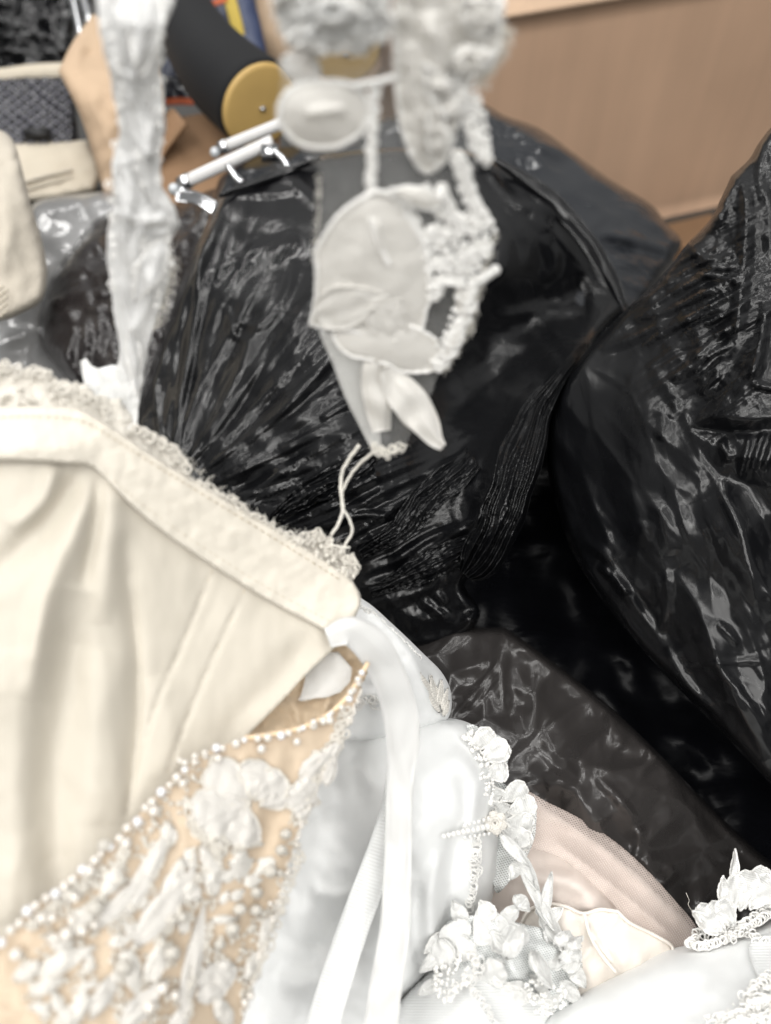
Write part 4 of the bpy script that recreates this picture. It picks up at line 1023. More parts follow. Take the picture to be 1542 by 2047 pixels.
# ---------------- white gown in the middle
wg = empty('bridal_gown', P(850, 1750, .56), 'white satin gown with vine embroidery and lace flowers, under the hanging ribbon', 'gown', 'bridal gowns')
DW = tps([(700, 1445, .535), (830, 1432, .545), (930, 1445, .55), (1015, 1500, .565), (640, 1600, .53), (560, 1800, .52), (480, 2080, .50), (700, 1900, .515), (800, 1700, .49), (900, 1560, .50), (990, 1650, .54), (970, 1850, .55), (830, 1900, .505), (900, 1760, .505), (790, 2060, .51)])
KW = creases([([(915, 1640), (900, 1740), (890, 1880)], 14, -.006), ([(950, 1560), (945, 1700), (930, 1850)], 16, .007), ([(880, 1700), (860, 1800), (868, 1900)], 15, .006), ([(835, 1760), (830, 1860), (845, 1950)], 12, -.006),
              ([(640, 1620), (700, 1720), (690, 1900)], 50, -.008), ([(560, 1960), (620, 1960), (700, 1940)], 26, .004), ([(700, 1520), (760, 1600), (770, 1800)], 30, .006), ([(620, 1780), (680, 1790), (740, 1770)], 14, .003), ([(610, 1880), (660, 1900), (730, 1895)], 18, -.003), ([(900, 1500), (960, 1560), (985, 1640)], 20, .005)], False)
sheet('satin_bodice', [(600, 1520), (650, 1480), (700, 1446), (770, 1436), (840, 1432), (915, 1438), (960, 1456), (1000, 1478), (1012, 1510), (1000, 1570), (996, 1620), (1004, 1660), (1000, 1740), (985, 1800), (965, 1850), (925, 1885), (880, 1920), (840, 1965), (800, 2010), (800, 2120, 'c'), (420, 2130, 'c'), (470, 1900), (540, 1650)], DW, M['satin'], wg,
      step=7, back=.05, edge=(26, .022), disp=lambda X, Y: KW(X, Y) + .003 * fbm(X / 100, Y / 130))
# folded bodice half above it
DC = tps([(690, 1190, .52), (760, 1230, .53), (890, 1350, .56), (905, 1410, .555), (760, 1440, .515), (700, 1400, .50), (820, 1350, .52)])
KC = creases([([(740, 1220), (820, 1310), (870, 1430)], 12, .006), ([(715, 1250), (770, 1330), (810, 1450)], 12, -.006), ([(700, 1380), (740, 1390), (780, 1380)], 10, .004)], False)
sheet('folded_cup', [(640, 1200), (690, 1184), (735, 1204), (790, 1252), (845, 1305), (884, 1345), (902, 1385), (900, 1428), (880, 1446), (800, 1470), (700, 1480), (640, 1460), (620, 1300)], DC, M['satin'], wg, step=7, back=.04, edge=(14, .012), disp=lambda X, Y: KC(X, Y) + .002 * fbm(X / 60, Y / 60))
rg = np.random.RandomState(5)
# stitched leaf sprays
cl = [((868, 1400), (840, 1345), 16), ((872, 1405), (862, 1350), 16), ((878, 1412), (884, 1358), 15), ((884, 1420), (896, 1375), 13), ((880, 1425), (850, 1375), 12), ((888, 1432), (898, 1400), 12), ((886, 1405), (872, 1372), 10)]
for b, t_, w in cl: petal(wg, 'embroidered_leaf', b, t_, w, DC, M['stitch'], dome=.0022, lift0=.003, lift1=.004, seed=rg.randint(99), n=10, m=7)
mb = MB()
loopsV(mb, [(700, 1420), (730, 1400), (760, 1410)], DC, 9, 16, seed=2, lift=.004, r=.0004)
mb.build('corded_embroidery', M['cord'], wg)
mb = MB()
loopsV(mb, [(700, 1196), (760, 1240), (840, 1315)], DC, 5, 40, seed=3, lift=.001, r=.0003, jitter=2)
mb.build('corded_embroidery', M['cord'], wg)
# lace flowers along the right edge of the satin
pet = [((940, 1500), (985, 1462), 40), ((960, 1520), (1016, 1490), 48), ((970, 1545), (1015, 1540), 44), ((985, 1570), (1000, 1610), 42), ((1000, 1600), (1052, 1572), 40), ((1015, 1625), (1070, 1604), 44), ((1010, 1640), (1066, 1652), 46), ((1000, 1650), (1060, 1690), 44), ((985, 1600), (1030, 1640), 34), ((1010, 1690), (1062, 1672), 30)]
for i, (b, t_, w) in enumerate(pet):
    petal(wg, 'organza_petal', b, t_, w, lambda X, Y: DW(X, Y) * 0 + .548 + (np.asarray(X) - 1000) * .00012, M['petal_w'], M['cord'], .0006, shape='petal', dome=.003, lift0=.006, lift1=.002 + .008 * rg.rand(), seed=i, ripple=.003, curl=(rg.rand() - .5) * .01)
sheet('sheer_lace_edge', [(935, 1450), (975, 1462), (1010, 1480), (1016, 1520), (1004, 1560), (1030, 1580), (1068, 1600), (1072, 1650), (1060, 1700), (1020, 1760), (990, 1780), (985, 1640), (975, 1540), (950, 1500)], lambda X, Y: .552 + (np.asarray(X) - 1000) * .0001, M['organza'], wg, step=8, thick=.0005, disp=lambda X, Y: .006 * fbm(X / 30, Y / 40))
fl = (990, 1645)
for k in range(6):
    a = k * 1.05 + .3; petal(wg, 'embroidered_flower', fl, (fl[0] + 26 * math.cos(a), fl[1] + 26 * math.sin(a)), 20, .528, M['stitch'], shape='round', dome=.003, lift0=.001, lift1=.002, seed=k, n=9, m=7)
mb = MB()
knotsV(mb, [(925, 1470), (960, 1462), (990, 1500), (975, 1540), (955, 1520)], lambda X, Y: DW(X, Y) - .004, 70, (3, 6), seed=1)
knotsV(mb, [(960, 1540), (990, 1560), (985, 1620), (975, 1620)], lambda X, Y: DW(X, Y) - .006, 30, (3, 5), seed=2)
for i in range(10):        # the bead spray
    x = 888 + i * 9.5; y = 1672 - i * 2.2
    mb.add(*sphereV(P(x, y, float(DW(np.array([x]), np.array([y]))[0]) - .007), (5 + .35 * i) * px2m(.5), 8, 6, (1, 1, 1)))
    if i > 3:
        mb.add(*sphereV(P(x + 3, y - 10 - i * .6, float(DW(np.array([x]), np.array([y]))[0]) - .007), 5.5 * px2m(.5), 8, 6, (.8, .8, 1.4)))
        mb.add(*sphereV(P(x + 4, y + 10 + i * .5, float(DW(np.array([x]), np.array([y]))[0]) - .007), 5 * px2m(.5), 8, 6, (.8, .8, 1.3)))
loopsV(mb, [(955, 1680), (950, 1740), (942, 1800), (930, 1850)], lambda X, Y: DW(X, Y) - .008, 9, 40, seed=5, r=.0004)
mb.build('beaded_spray', M['cord'], wg)
# vine running down to the flower cluster
DV = tps([(1000, 1660, .528), (1060, 1720, .535), (1090, 1850, .53), (1110, 1960, .52), (900, 1850, .51), (900, 2000, .50), (1000, 1800, .52), (1150, 1980, .52), (1050, 1900, .50), (820, 2050, .49)])
for i, (b, t_, w) in enumerate([((1000, 1668), (1060, 1735), 26), ((1025, 1680), (1075, 1780), 22), ((1040, 1700), (1085, 1830), 30), ((1070, 1780), (1110, 1860), 26), ((1085, 1840), (1068, 1760), 20), ((1086, 1838), (1102, 1742), 24), ((1080, 1810), (1130, 1905), 34), ((1040, 1720), (1020, 1760), 30), ((1030, 1790), (1060, 1820), 30)]):
    petal(wg, 'vine_leaf', b, t_, w, DV, M['petal_w'], shape='leaf', dome=.0025, lift0=.002, lift1=.010, seed=20 + i, ripple=.002, curl=.004)
# lower ribbed fold with lace
KL = creases([([(930, 1960), (960, 2010), (1000, 2080)], 14, .006), ([(860, 1960), (900, 1930), (960, 1930)], 16, .004)], False)
DLo = tps([(800, 2010, .505), (880, 1920, .515), (1000, 1880, .52), (1100, 1960, .52), (1040, 2060, .485), (800, 2120, .475), (930, 2020, .475)])
sheet('ribbed_fold', [(786, 2030), (815, 1985), (850, 1950), (900, 1915), (960, 1890), (1040, 1890), (1100, 1925), (1130, 1980), (1100, 2040), (1060, 2130, 'c'), (760, 2140, 'c')], DLo, M['satin_rib'], wg, step=7, back=.04, edge=(22, .016), disp=KL)
pet = [((930, 1900), (900, 1845), 70), ((950, 1890), (1000, 1830), 80), ((1010, 1905), (1040, 1850), 60), ((985, 1900), (1010, 1880), 60), ((1010, 1930), (1025, 1850), 46), ((900, 1960), (880, 1880), 44), ((950, 1960), (1010, 1935), 60), ((980, 1990), (1060, 1985), 50), ((1060, 1950), (1100, 1975), 40), ((960, 2020), (1020, 2030), 50),
       ((1060, 1990), (1120, 2000), 40), ((1085, 1905), (1130, 1920), 50), ((1090, 1900), (1150, 1880), 44), ((1110, 1910), (1160, 1925), 50), ((1095, 1890), (1110, 1850), 40), ((900, 1920), (940, 1880), 60)]
for i, (b, t_, w) in enumerate(pet):
    petal(wg, 'organza_petal', b, t_, w, DV, M['petal_w'], M['petal_w'] if i % 2 else None, .0005, shape='petal', dome=.002, lift0=.0015, lift1=.003 + .006 * rg.rand(), seed=40 + i, ripple=.0022, curl=(rg.rand() - .5) * .007, thick=.0003)
for i, (b, t_, w) in enumerate([((900, 1870), (850, 1905), 40), ((890, 1900), (838, 1945), 34), ((930, 1850), (905, 1800), 36), ((985, 1840), (960, 1800), 36), ((1140, 1930), (1172, 1975), 34), ((1120, 1960), (1165, 2012), 34), ((1080, 1850), (1125, 1815), 34), ((880, 1960), (835, 1990), 30), ((1000, 1850), (1040, 1806), 36), ((930, 1985), (890, 2030), 36)]):
    petal(wg, 'lace_leaf', b, t_, w, DV, M['petal_w'], M['cord'] if i % 3 == 0 else None, .0005, shape='leaf', dome=.0015, lift0=.003, lift1=.005, seed=230 + i, ripple=.002, curl=.002, thick=.0003)
for i, (b, t_, w) in enumerate([((1012, 1918), (1046, 1848), 40), ((1062, 1900), (1104, 1975), 34), ((1100, 1980), (1070, 1900), 20), ((1130, 1905), (1165, 1870), 30), ((1118, 1920), (1162, 1900), 30), ((1110, 1890), (1140, 1860), 30)]):
    petal(wg, 'satin_petal', b, t_, w, DV, M['petal_w'], shape='leaf', dome=.003, lift0=.012, lift1=.022, seed=70 + i, ripple=.003, curl=.008)
sheet('sheer_lace_edge', [(890, 1850), (960, 1830), (1060, 1850), (1150, 1870), (1165, 1920), (1150, 1990), (1090, 2030), (980, 1960), (900, 1920)], lambda X, Y: DV(X, Y) - .001, M['organza'], wg, step=8, thick=.0005, disp=lambda X, Y: .006 * fbm(X / 40, Y / 40))
mb = MB()
knotsV(mb, [(870, 1930), (900, 1900), (940, 1900), (960, 1940), (900, 2000), (870, 1990)], lambda X, Y: DLo(X, Y) - .012, 120, (3, 6), seed=7)
loopsV(mb, [(900, 1890), (940, 1905), (960, 1940), (930, 1970)], lambda X, Y: DLo(X, Y) - .014, 9, 18, seed=8, r=.0003)
loopsV(mb, [(930, 1960), (960, 2000), (1000, 2060)], lambda X, Y: DLo(X, Y) - .010, 6, 22, seed=9, r=.0003)
loopsV(mb, [(990, 1960), (1060, 1990), (1110, 2020)], lambda X, Y: DLo(X, Y) - .012, 8, 18, seed=10, r=.0003)
knotsV(mb, [(1040, 1970), (1110, 1960), (1140, 2000), (1080, 2030)], lambda X, Y: DLo(X, Y) - .012, 70, (3, 5), seed=11)
mb.build('corded_embroidery', M['cord'], wg)

# ---------------- white gown, bottom right corner
rgn_ = empty('bridal_gown', P(1350, 2000, .55), 'white satin gown fold in the bottom right corner with petal flowers and looped trim', 'gown', 'bridal gowns')
DR = tps([(1030, 2080, .50), (1150, 1992, .51), (1270, 1930, .52), (1400, 1888, .53), (1542, 1838, .54), (1650, 1800, .55), (1250, 2060, .475), (1450, 2000, .475), (1600, 2000, .475), (1400, 2120, .455)])
KR = creases([([(1150, 2050), (1280, 1975), (1420, 1925)], 40, .004), ([(1200, 2090), (1350, 2030), (1500, 2010)], 30, -.003)], False)
sheet('satin_skirt', [(985, 2130, 'c'), (1010, 2075), (1080, 2030), (1150, 1990), (1210, 1958), (1270, 1930), (1330, 1900), (1400, 1884), (1480, 1862), (1545, 1835), (1680, 1790), (1760, 1900), (1760, 2160, 'c')], DR, M['satin'], rgn_, step=9, back=.10, edge=(34, .026), disp=lambda X, Y: KR(X, Y) + .0025 * fbm(X / 120, Y / 120))
sheet('ribbed_panel', [(1500, 1880), (1545, 1862), (1650, 1830), (1700, 1960), (1600, 2000), (1540, 1985), (1505, 1930)], lambda X, Y: DR(X, Y) - .004, M['satin_rib'], rgn_, step=9, thick=.001, disp=lambda X, Y: KR(X, Y) + .0025 * fbm(X / 120, Y / 120))
DF = tps([(1390, 1860, .53), (1542, 1800, .545), (1480, 1720, .575), (1542, 1730, .575), (1440, 1780, .56)])
for i, (b, t_, w) in enumerate([((1440, 1866), (1385, 1822), 34), ((1452, 1862), (1396, 1812), 36), ((1462, 1850), (1418, 1808), 40), ((1470, 1852), (1440, 1800), 38), ((1452, 1815), (1446, 1752), 30), ((1468, 1800), (1470, 1698), 20), ((1480, 1820), (1500, 1742), 50), ((1466, 1822), (1474, 1750), 40), ((1500, 1818), (1546, 1755), 60), ((1490, 1815), (1530, 1735), 44), ((1530, 1812), (1590, 1770), 60)]):
    petal(rgn_, 'satin_petal', b, t_, w, DF, M['petal_w'], M['cord'], .0006, shape='leaf' if w < 36 else 'petal', dome=.004, lift0=.004, lift1=.010, seed=90 + i, ripple=.003, curl=(rg.rand() - .5) * .012)
mb = MB()
loopsV(mb, [(1376, 1884), (1400, 1892), (1430, 1885), (1470, 1868), (1520, 1838), (1560, 1815)], lambda X, Y: DR(X, Y) - .003, 9, 46, seed=12, r=.0006, jitter=2)
loopsV(mb, [(1440, 1860), (1480, 1850), (1530, 1820), (1560, 1802)], lambda X, Y: DR(X, Y) - .004, 8, 36, seed=13, r=.0006, jitter=3)
loopsV(mb, [(1380, 1880), (1440, 1862), (1500, 1868), (1530, 1880)], lambda X, Y: DR(X, Y) - .004, 8, 40, seed=14, r=.0005, jitter=10)
mb.build('looped_trim', M['cord'], rgn_)
mb = MB()
for s, ln in enumerate([[(1420, 2040), (1470, 2030), (1540, 1990)], [(1440, 2060), (1500, 2040), (1560, 2030)], [(1490, 1990), (1530, 1960), (1560, 1950)], [(1500, 2010), (1540, 2000), (1580, 1980)]]):
    loopsV(mb, ln, lambda X, Y: DR(X, Y) - .005, 9, 34, seed=15 + s, r=.0005, jitter=8)
knotsV(mb, [(1430, 2030), (1500, 1990), (1560, 1960), (1580, 2060), (1430, 2060)], lambda X, Y: DR(X, Y) - .004, 140, (3, 6), seed=20)
mb.build('corded_embroidery', M['cord'], rgn_)
# a fine stray hair of thread
q = spl([(1372, 1785), (1378, 1800), (1376, 1808), (1384, 1822)], 3)
tag(mk('loose_thread', *tubeV(P(q[:, 0], q[:, 1], np.full(len(q), .565)), .00018, 4)[:2], M['thread']), 'single fine white thread lying on the dull black bag beside the flower gown', 'thread')
# ================================================================== the ivory gown held up in front
DB = tps([(-420, 760, .43), (-420, 1400, .41), (-420, 2100, .40), (-60, 730, .40), (0, 900, .385), (200, 900, .40), (260, 800, .41), (700, 1180, .46), (690, 1280, .45), (500, 1470, .432), (300, 1600, .405), (0, 1850, .37), (-60, 1950, .365), (300, 1250, .415), (0, 1300, .375), (450, 1050, .432)])
ig = empty('ivory_gown', P(300, 1500, .45), 'ivory gown held up at the left, with cream lining, beaded nude lace and torn strap', 'gown')
KB = creases([([(182, 935), (120, 1010), (40, 1100), (-40, 1170)], 30, -.0055), ([(186, 940), (150, 1060), (95, 1200), (60, 1400)], 26, .0055), ([(200, 945), (190, 1050), (165, 1180)], 14, -.0035), ([(215, 950), (225, 1060), (205, 1250)], 26, .0035),
              ([(150, 1180), (135, 1350), (105, 1560), (120, 1820)], 44, -.0075), ([(215, 1300), (205, 1450), (200, 1650)], 40, .003), ([(0, 1300), (30, 1500), (10, 1850)], 50, .004), ([(246, 1060), (262, 1200), (272, 1400), (255, 1640)], 18, -.003),
              ([(320, 1350), (340, 1450), (330, 1560)], 34, .002), ([(620, 1270), (530, 1380), (430, 1490)], 30, -.003), ([(110, 925), (90, 1000), (20, 1060)], 18, .004), ([(-30, 930), (-40, 1000), (-60, 1100)], 20, -.004), ([(420, 1230), (520, 1270), (600, 1300)], 50, .002)], False)
KS = creases([([(263, 1180), (276, 1320), (275, 1460), (252, 1650)], 4, -.003), ([(425, 1140), (365, 1290), (320, 1390), (280, 1510)], 3.5, -.0022), ([(490, 1178), (420, 1330), (370, 1450), (330, 1560)], 3.5, -.0022)])
def bd(X, Y): return KB(X, Y) + KS(X, Y) + .0012 * fbm(X / 110, Y / 160)
DLi = lambda X, Y: DB(X, Y) - bd(X, Y)
sheet('lining', [(-400, 930, 'c'), (-110, 905), (0, 905), (100, 908), (185, 915), (262, 985), (400, 1095), (530, 1175), (640, 1235), (700, 1262, 'c'), (664, 1300), (615, 1345), (560, 1405), (500, 1466), (470, 1500), (420, 1530), (320, 1610), (250, 1690), (140, 1780), (40, 1860), (-110, 1970), (-360, 2120, 'c'), (-400, 1500)], DB, M['lining'], ig, step=7, thick=.0012, disp=bd)
mb = MB()
for ln in ([(425, 1140), (365, 1290), (320, 1390), (280, 1510)], [(490, 1178), (420, 1330), (370, 1450), (330, 1560)]):
    q = spl(ln, 3)
    for i in range(0, len(q) - 4, 5):
        s = q[i:i + 4]; mb.add(*tubeV(P(s[:, 0], s[:, 1], DLi(s[:, 0], s[:, 1]) - .0001), .00028, 5))
mb.build('seam_stitching', M['stitchline'], ig)
# facing band
def bandd(X, Y):
    return creases([([(150, 830), (260, 920), (400, 1010), (560, 1110), (700, 1190)], 26, .0022), ([(-60, 890), (90, 892), (190, 900)], 30, .003)], False)(X, Y) + .0007 * fbm(X / 44, Y / 44) + .0002 * noise(X / 16, Y / 16)
o, ol = sheet('facing_band', [(-400, 850, 'c'), (-110, 815), (0, 812), (90, 812), (160, 818), (220, 850), (300, 905), (400, 968), (520, 1040), (620, 1100), (705, 1160, 'c'), (722, 1200), (700, 1258), (688, 1282, 'c'), (640, 1255), (530, 1196), (400, 1114), (320, 1058), (255, 1002), (195, 940, 'c'), (180, 930), (100, 924), (0, 920), (-110, 922), (-400, 948, 'c')], lambda X, Y: DB(X, Y) - .0055, M['band'], ig, step=6, thick=.0016, edge=(3, .001), disp=bandd, ret=True)
mb = MB()
for ln, off in (([(-60, 836), (80, 832), (165, 842), (230, 878), (320, 935), (450, 1015), (600, 1108), (690, 1165)], .0075), ([(215, 950), (300, 1020), (400, 1090), (530, 1172), (640, 1232), (680, 1252)], .0068)):
    q = spl(ln, 3)
    for i in range(0, len(q) - 4, 5):
        s = q[i:i + 4]; mb.add(*tubeV(P(s[:, 0], s[:, 1], DB(s[:, 0], s[:, 1]) - off - bandd(s[:, 0], s[:, 1]) + .0015), .0003, 5))
mb.build('band_stitching', M['stitchline'], ig)
# scalloped lace standing above the band
Dt = lambda X, Y: DB(X, Y) - .001
lc = sheet('neckline_lace', [(-400, 790, 'c'), (-250, 756), (-110, 745), (-40, 735), (0, 728), (40, 742), (62, 738), (78, 734), (96, 738), (106, 752), (120, 760), (160, 766), (176, 776), (200, 792), (236, 800), (262, 832), (284, 868), (300, 872), (318, 876), (330, 892), (348, 897), (352, 910), (340, 915), (362, 922), (374, 932), (380, 950), (405, 962), (440, 985), (468, 1000), (490, 1016), (500, 1028), (522, 1036), (545, 1052), (560, 1062), (578, 1070), (592, 1088), (604, 1082), (622, 1078), (645, 1070), (655, 1084), (668, 1098), (684, 1112), (704, 1108), (714, 1128), (716, 1146), (704, 1162), (690, 1180), (620, 1130), (500, 1060), (380, 990), (260, 910), (160, 850), (-110, 850), (-400, 880, 'c')], Dt, M['lace'], ig, step=5, outstep=5, rough=3.5, thick=.0014,
           disp=lambda X, Y: .002 * fbm(X / 26, Y / 26) + .0010 * ridged(X / 14, Y / 14))
mb = MB()
loopsV(mb, [(270, 858), (330, 885), (352, 905), (380, 945)], lambda X, Y: Dt(X, Y) - .003, 9, 24, r=.0006, seed=1)
loopsV(mb, [(400, 965), (480, 1010), (560, 1062), (600, 1085)], lambda X, Y: Dt(X, Y) - .003, 6, 34, r=.0005, seed=2, jitter=6)
loopsV(mb, [(590, 1080), (640, 1076), (680, 1108), (712, 1130)], lambda X, Y: Dt(X, Y) - .003, 8, 36, r=.0005, seed=3, jitter=10)
loopsV(mb, [(-60, 740), (0, 735), (70, 742), (130, 775), (220, 815)], lambda X, Y: Dt(X, Y) - .003, 10, 30, r=.0006, seed=4, jitter=12)
knotsV(mb, [(600, 1085), (650, 1075), (712, 1115), (700, 1160), (640, 1120)], lambda X, Y: Dt(X, Y) - .0022, 50, (3, 6), seed=5)
knotsV(mb, [(380, 950), (480, 1010), (590, 1085), (560, 1085), (440, 1010)], lambda X, Y: Dt(X, Y) - .0022, 40, (3, 5), seed=6)
knotsV(mb, [(-60, 745), (80, 745), (200, 800), (170, 830), (-60, 800)], lambda X, Y: Dt(X, Y) - .0022, 30, (4, 7), seed=7)
mb.build('lace_cording', M['lace'], lc)
fringeV([(290, 872), (350, 905), (440, 985), (560, 1062), (640, 1075), (710, 1115)], Dt, 16, 120, r=.0002, seed=3).build('fray', M['thread'], lc)
# stitched shoulder join behind the strap
DJ = tps([(160, 720, .43), (240, 730, .42), (240, 860, .41), (170, 780, .42), (300, 700, .41)])
sheet('shoulder_tab', [(160, 722, 'c'), (172, 716, 'c'), (190, 734), (232, 732), (250, 640), (292, 640, 'c'), (284, 740), (272, 860, 'c'), (240, 862), (200, 810), (168, 768, 'c')], DJ, M['tulle_dense'], ig, step=7, thick=.0006, disp=lambda X, Y: .003 * fbm(X / 30, Y / 40))
sheet('satin_tab', [(160, 722, 'c'), (172, 716, 'c'), (192, 736), (236, 733), (236, 800), (200, 806), (168, 768, 'c')], lambda X, Y: DJ(X, Y) + .002, M['satin'], ig, step=7, thick=.001, disp=lambda X, Y: .002 * fbm(X / 30, Y / 40))

# ---------------- nude beaded panel
DN = tps([(725, 1340, .445), (640, 1440, .43), (490, 1475, .412), (310, 1590, .388), (60, 1820, .352), (-60, 1930, .34), (-60, 2120, .325), (-300, 2100, .315), (200, 2400, .33), (300, 2120, .352), (480, 2060, .385), (545, 1850, .402), (640, 1560, .425), (250, 1850, .36), (400, 1700, .385)])
KN = creases([([(450, 1700), (480, 1760), (430, 1900)], 30, .003), ([(560, 1600), (520, 1700), (470, 1800)], 20, -.003)], False)
nd = lambda X, Y: KN(X, Y) + .0016 * fbm(X / 60, Y / 80)
DNs = lambda X, Y: DN(X, Y) - nd(X, Y)
edge_top = [(728, 1338), (700, 1388), (655, 1432), (600, 1458), (545, 1470), (490, 1478), (420, 1502), (365, 1540), (310, 1592), (250, 1660), (180, 1728), (110, 1785), (55, 1825), (0, 1885), (-50, 1930)]
np_ = sheet('lace_panel', edge_top + [(-110, 1975), (-300, 2080, 'c'), (-260, 2330), (200, 2420, 'c'), (400, 2360, 'c'), (456, 2160), (488, 2030), (512, 1950), (530, 1880), (552, 1820), (566, 1770), (590, 1690), (605, 1640), (625, 1590), (645, 1545), (668, 1500), (686, 1462), (704, 1420), (722, 1378)], DN, M['nude'], ig, step=7, outstep=7, thick=.001, disp=nd, rough=1.2)
q = spl([(736, 1325), (700, 1386), (655, 1430), (600, 1456), (545, 1468), (490, 1476)], 5)
mk('corded_edge', *tubeV(P(q[:, 0], q[:, 1], DN(q[:, 0], q[:, 1]) - .001), .0013, 8)[:2], M['cord_nude'], np_)
# sheer far side of the panel seen through the opening
DO = tps([(690, 1285, .462), (520, 1450, .445), (730, 1340, .465), (640, 1440, .45), (600, 1360, .47)])
sheet('sheer_side', [(705, 1272), (740, 1315), (722, 1370), (690, 1410), (640, 1450), (560, 1480), (480, 1500), (470, 1470), (540, 1405), (600, 1350), (650, 1300)], DO, M['nude_sheer'], ig, step=7, thick=.001, disp=lambda X, Y: .004 * fbm(X / 40, Y / 40) + creases([([(560, 1370), (590, 1420), (600, 1460)], 8, .004), ([(650, 1330), (660, 1390), (640, 1430)], 8, .004)], False)(X, Y))
DO2 = lambda X, Y: DO(X, Y) - .006
petal(ig, 'lace_flower', (600, 1400), (690, 1320), 84, DO2, M['tulle_dense'], shape='petal', dome=.002, seed=3)

# embroidery on the panel
rg = np.random.RandomState(21)
LV = [  # base, tip, width, kind, material
 ((500, 1605), (384, 1622), 84, 'petal', 'petal'), ((500, 1600), (418, 1532), 80, 'petal', 'petal'), ((505, 1595), (512, 1520), 66, 'petal', 'petal'), ((510, 1600), (568, 1552), 66, 'petal', 'petal'), ((495, 1610), (480, 1692), 76, 'petal', 'petal'), ((500, 1610), (400, 1660), 60, 'petal', 'petal'), ((520, 1610), (575, 1590), 44, 'petal', 'petal'),
 ((640, 1605), (572, 1590), 56, 'petal', 'petal'), ((635, 1600), (600, 1555), 44, 'petal', 'petal'), ((625, 1610), (590, 1630), 40, 'petal', 'petal'), ((600, 1560), (660, 1500), 44, 'leaf', 'petal'), ((640, 1540), (680, 1480), 36, 'leaf', 'petal'), ((650, 1570), (672, 1510), 30, 'leaf', 'petal'),
 ((270, 1890), (392, 1735), 60, 'leaf', 'petal'), ((250, 1830), (345, 1650), 44, 'leaf', 'petal'), ((190, 1860), (300, 1740), 36, 'leaf', 'petal'), ((365, 2030), (410, 1812), 40, 'leaf', 'petal'), ((400, 1980), (470, 1930), 62, 'round', 'petal'), ((395, 2000), (455, 1965), 44, 'round', 'petal'),
 ((70, 1950), (190, 1892), 44, 'leaf', 'stitch'), ((60, 1985), (130, 1955), 34, 'leaf', 'stitch'), ((230, 1950), (180, 2040), 40, 'leaf', 'petal'), ((150, 1900), (90, 1870), 40, 'leaf', 'stitch'), ((345, 1690), (330, 1640), 34, 'leaf', 'stitch'), ((330, 1800), (370, 1720), 40, 'leaf', 'stitch'),
 ((200, 1800), (240, 1740), 40, 'petal', 'stitch'), ((130, 1880), (180, 1820), 44, 'petal', 'stitch'), ((240, 2060), (330, 1960), 50, 'leaf', 'petal'), ((340, 2080), (380, 2000), 40, 'leaf', 'petal'), ((440, 1760), (400, 1690), 36, 'leaf', 'stitch'), ((430, 1790), (420, 1740), 34, 'round', 'stitch'), ((360, 1760), (400, 1800), 36, 'round', 'stitch'),
 ((460, 2050), (430, 1990), 40, 'leaf', 'stitch'), ((520, 1900), (490, 1960), 30, 'leaf', 'stitch'), ((545, 1830), (520, 1890), 28, 'leaf', 'stitch'), ((280, 2000), (250, 1900), 44, 'petal', 'stitch'), ((110, 2060), (190, 1990), 44, 'leaf', 'stitch'), ((30, 1960), (80, 1920), 36, 'leaf', 'stitch'), ((330, 1870), (300, 1960), 40, 'petal', 'stitch')]
for i, (b, t_, w, sh, mt) in enumerate(LV):
    petal(np_, 'embroidered_petal' if sh != 'leaf' else 'embroidered_leaf', b, t_, w, DNs, M['petal_p' if mt == 'petal' else mt], M['lace'] if (i < 8) else None, .0006, shape=sh, dome=.0022, lift0=.001, lift1=.0025, seed=i + 3, ripple=.0012)
mb = MB()
for s, (reg, n) in enumerate([([(380, 1700), (440, 1690), (450, 1740), (400, 1780)], 60), ([(340, 1760), (430, 1760), (420, 1830), (350, 1840)], 70), ([(230, 1880), (340, 1860), (350, 2050), (240, 2060)], 150), ([(60, 1820), (200, 1740), (230, 1830), (120, 1900)], 120),
                               ([(200, 1720), (300, 1640), (330, 1700), (240, 1790)], 80), ([(490, 1860), (545, 1820), (510, 1960), (480, 2000)], 90), ([(300, 1610), (420, 1510), (440, 1540), (330, 1660)], 60), ([(40, 1900), (160, 1880), (190, 2040), (60, 2040)], 90), ([(590, 1560), (640, 1560), (600, 1690), (570, 1720)], 50), ([(400, 1880), (470, 1860), (480, 1940), (410, 1950)], 40)]):
    knotsV(mb, reg, DNs, n, (3, 6.5), lift=.0006, seed=50 + s)
for s, ln in enumerate([[(370, 1600), (400, 1670), (440, 1700), (480, 1700)], [(440, 1690), (390, 1770), (340, 1840), (300, 1960)], [(330, 1680), (290, 1770), (230, 1860)], [(600, 1700), (570, 1780), (540, 1860), (510, 1960)], [(60, 1850), (130, 1800), (210, 1740)], [(420, 1850), (380, 1940), (370, 2040)], [(250, 1700), (220, 1770), (160, 1840)], [(640, 1500), (620, 1570), (590, 1650)], [(690, 1420), (670, 1490), (640, 1540)]]):
    loopsV(mb, ln, DNs, 9, 34, r=.0006, seed=70 + s, jitter=10)
mb.build('corded_embroidery', M['lace'], np_)
for i in range(46):
    k_ = rg.rand(); b0 = (60 + 470 * k_ + rg.randn() * 30, 1960 - 330 * k_ + rg.rand() * 130)
    a_ = -.9 + rg.randn() * .7; l_ = rg.uniform(26, 60)
    petal(np_, 'embroidered_leaf', b0, (b0[0] + math.cos(a_) * l_, b0[1] + math.sin(a_) * l_), rg.uniform(16, 30), DNs, M['stitch'], shape='leaf' if i % 3 else 'petal', dome=.0012, lift0=.0006, lift1=.0014, seed=300 + i, ripple=.0006, n=10, m=7)
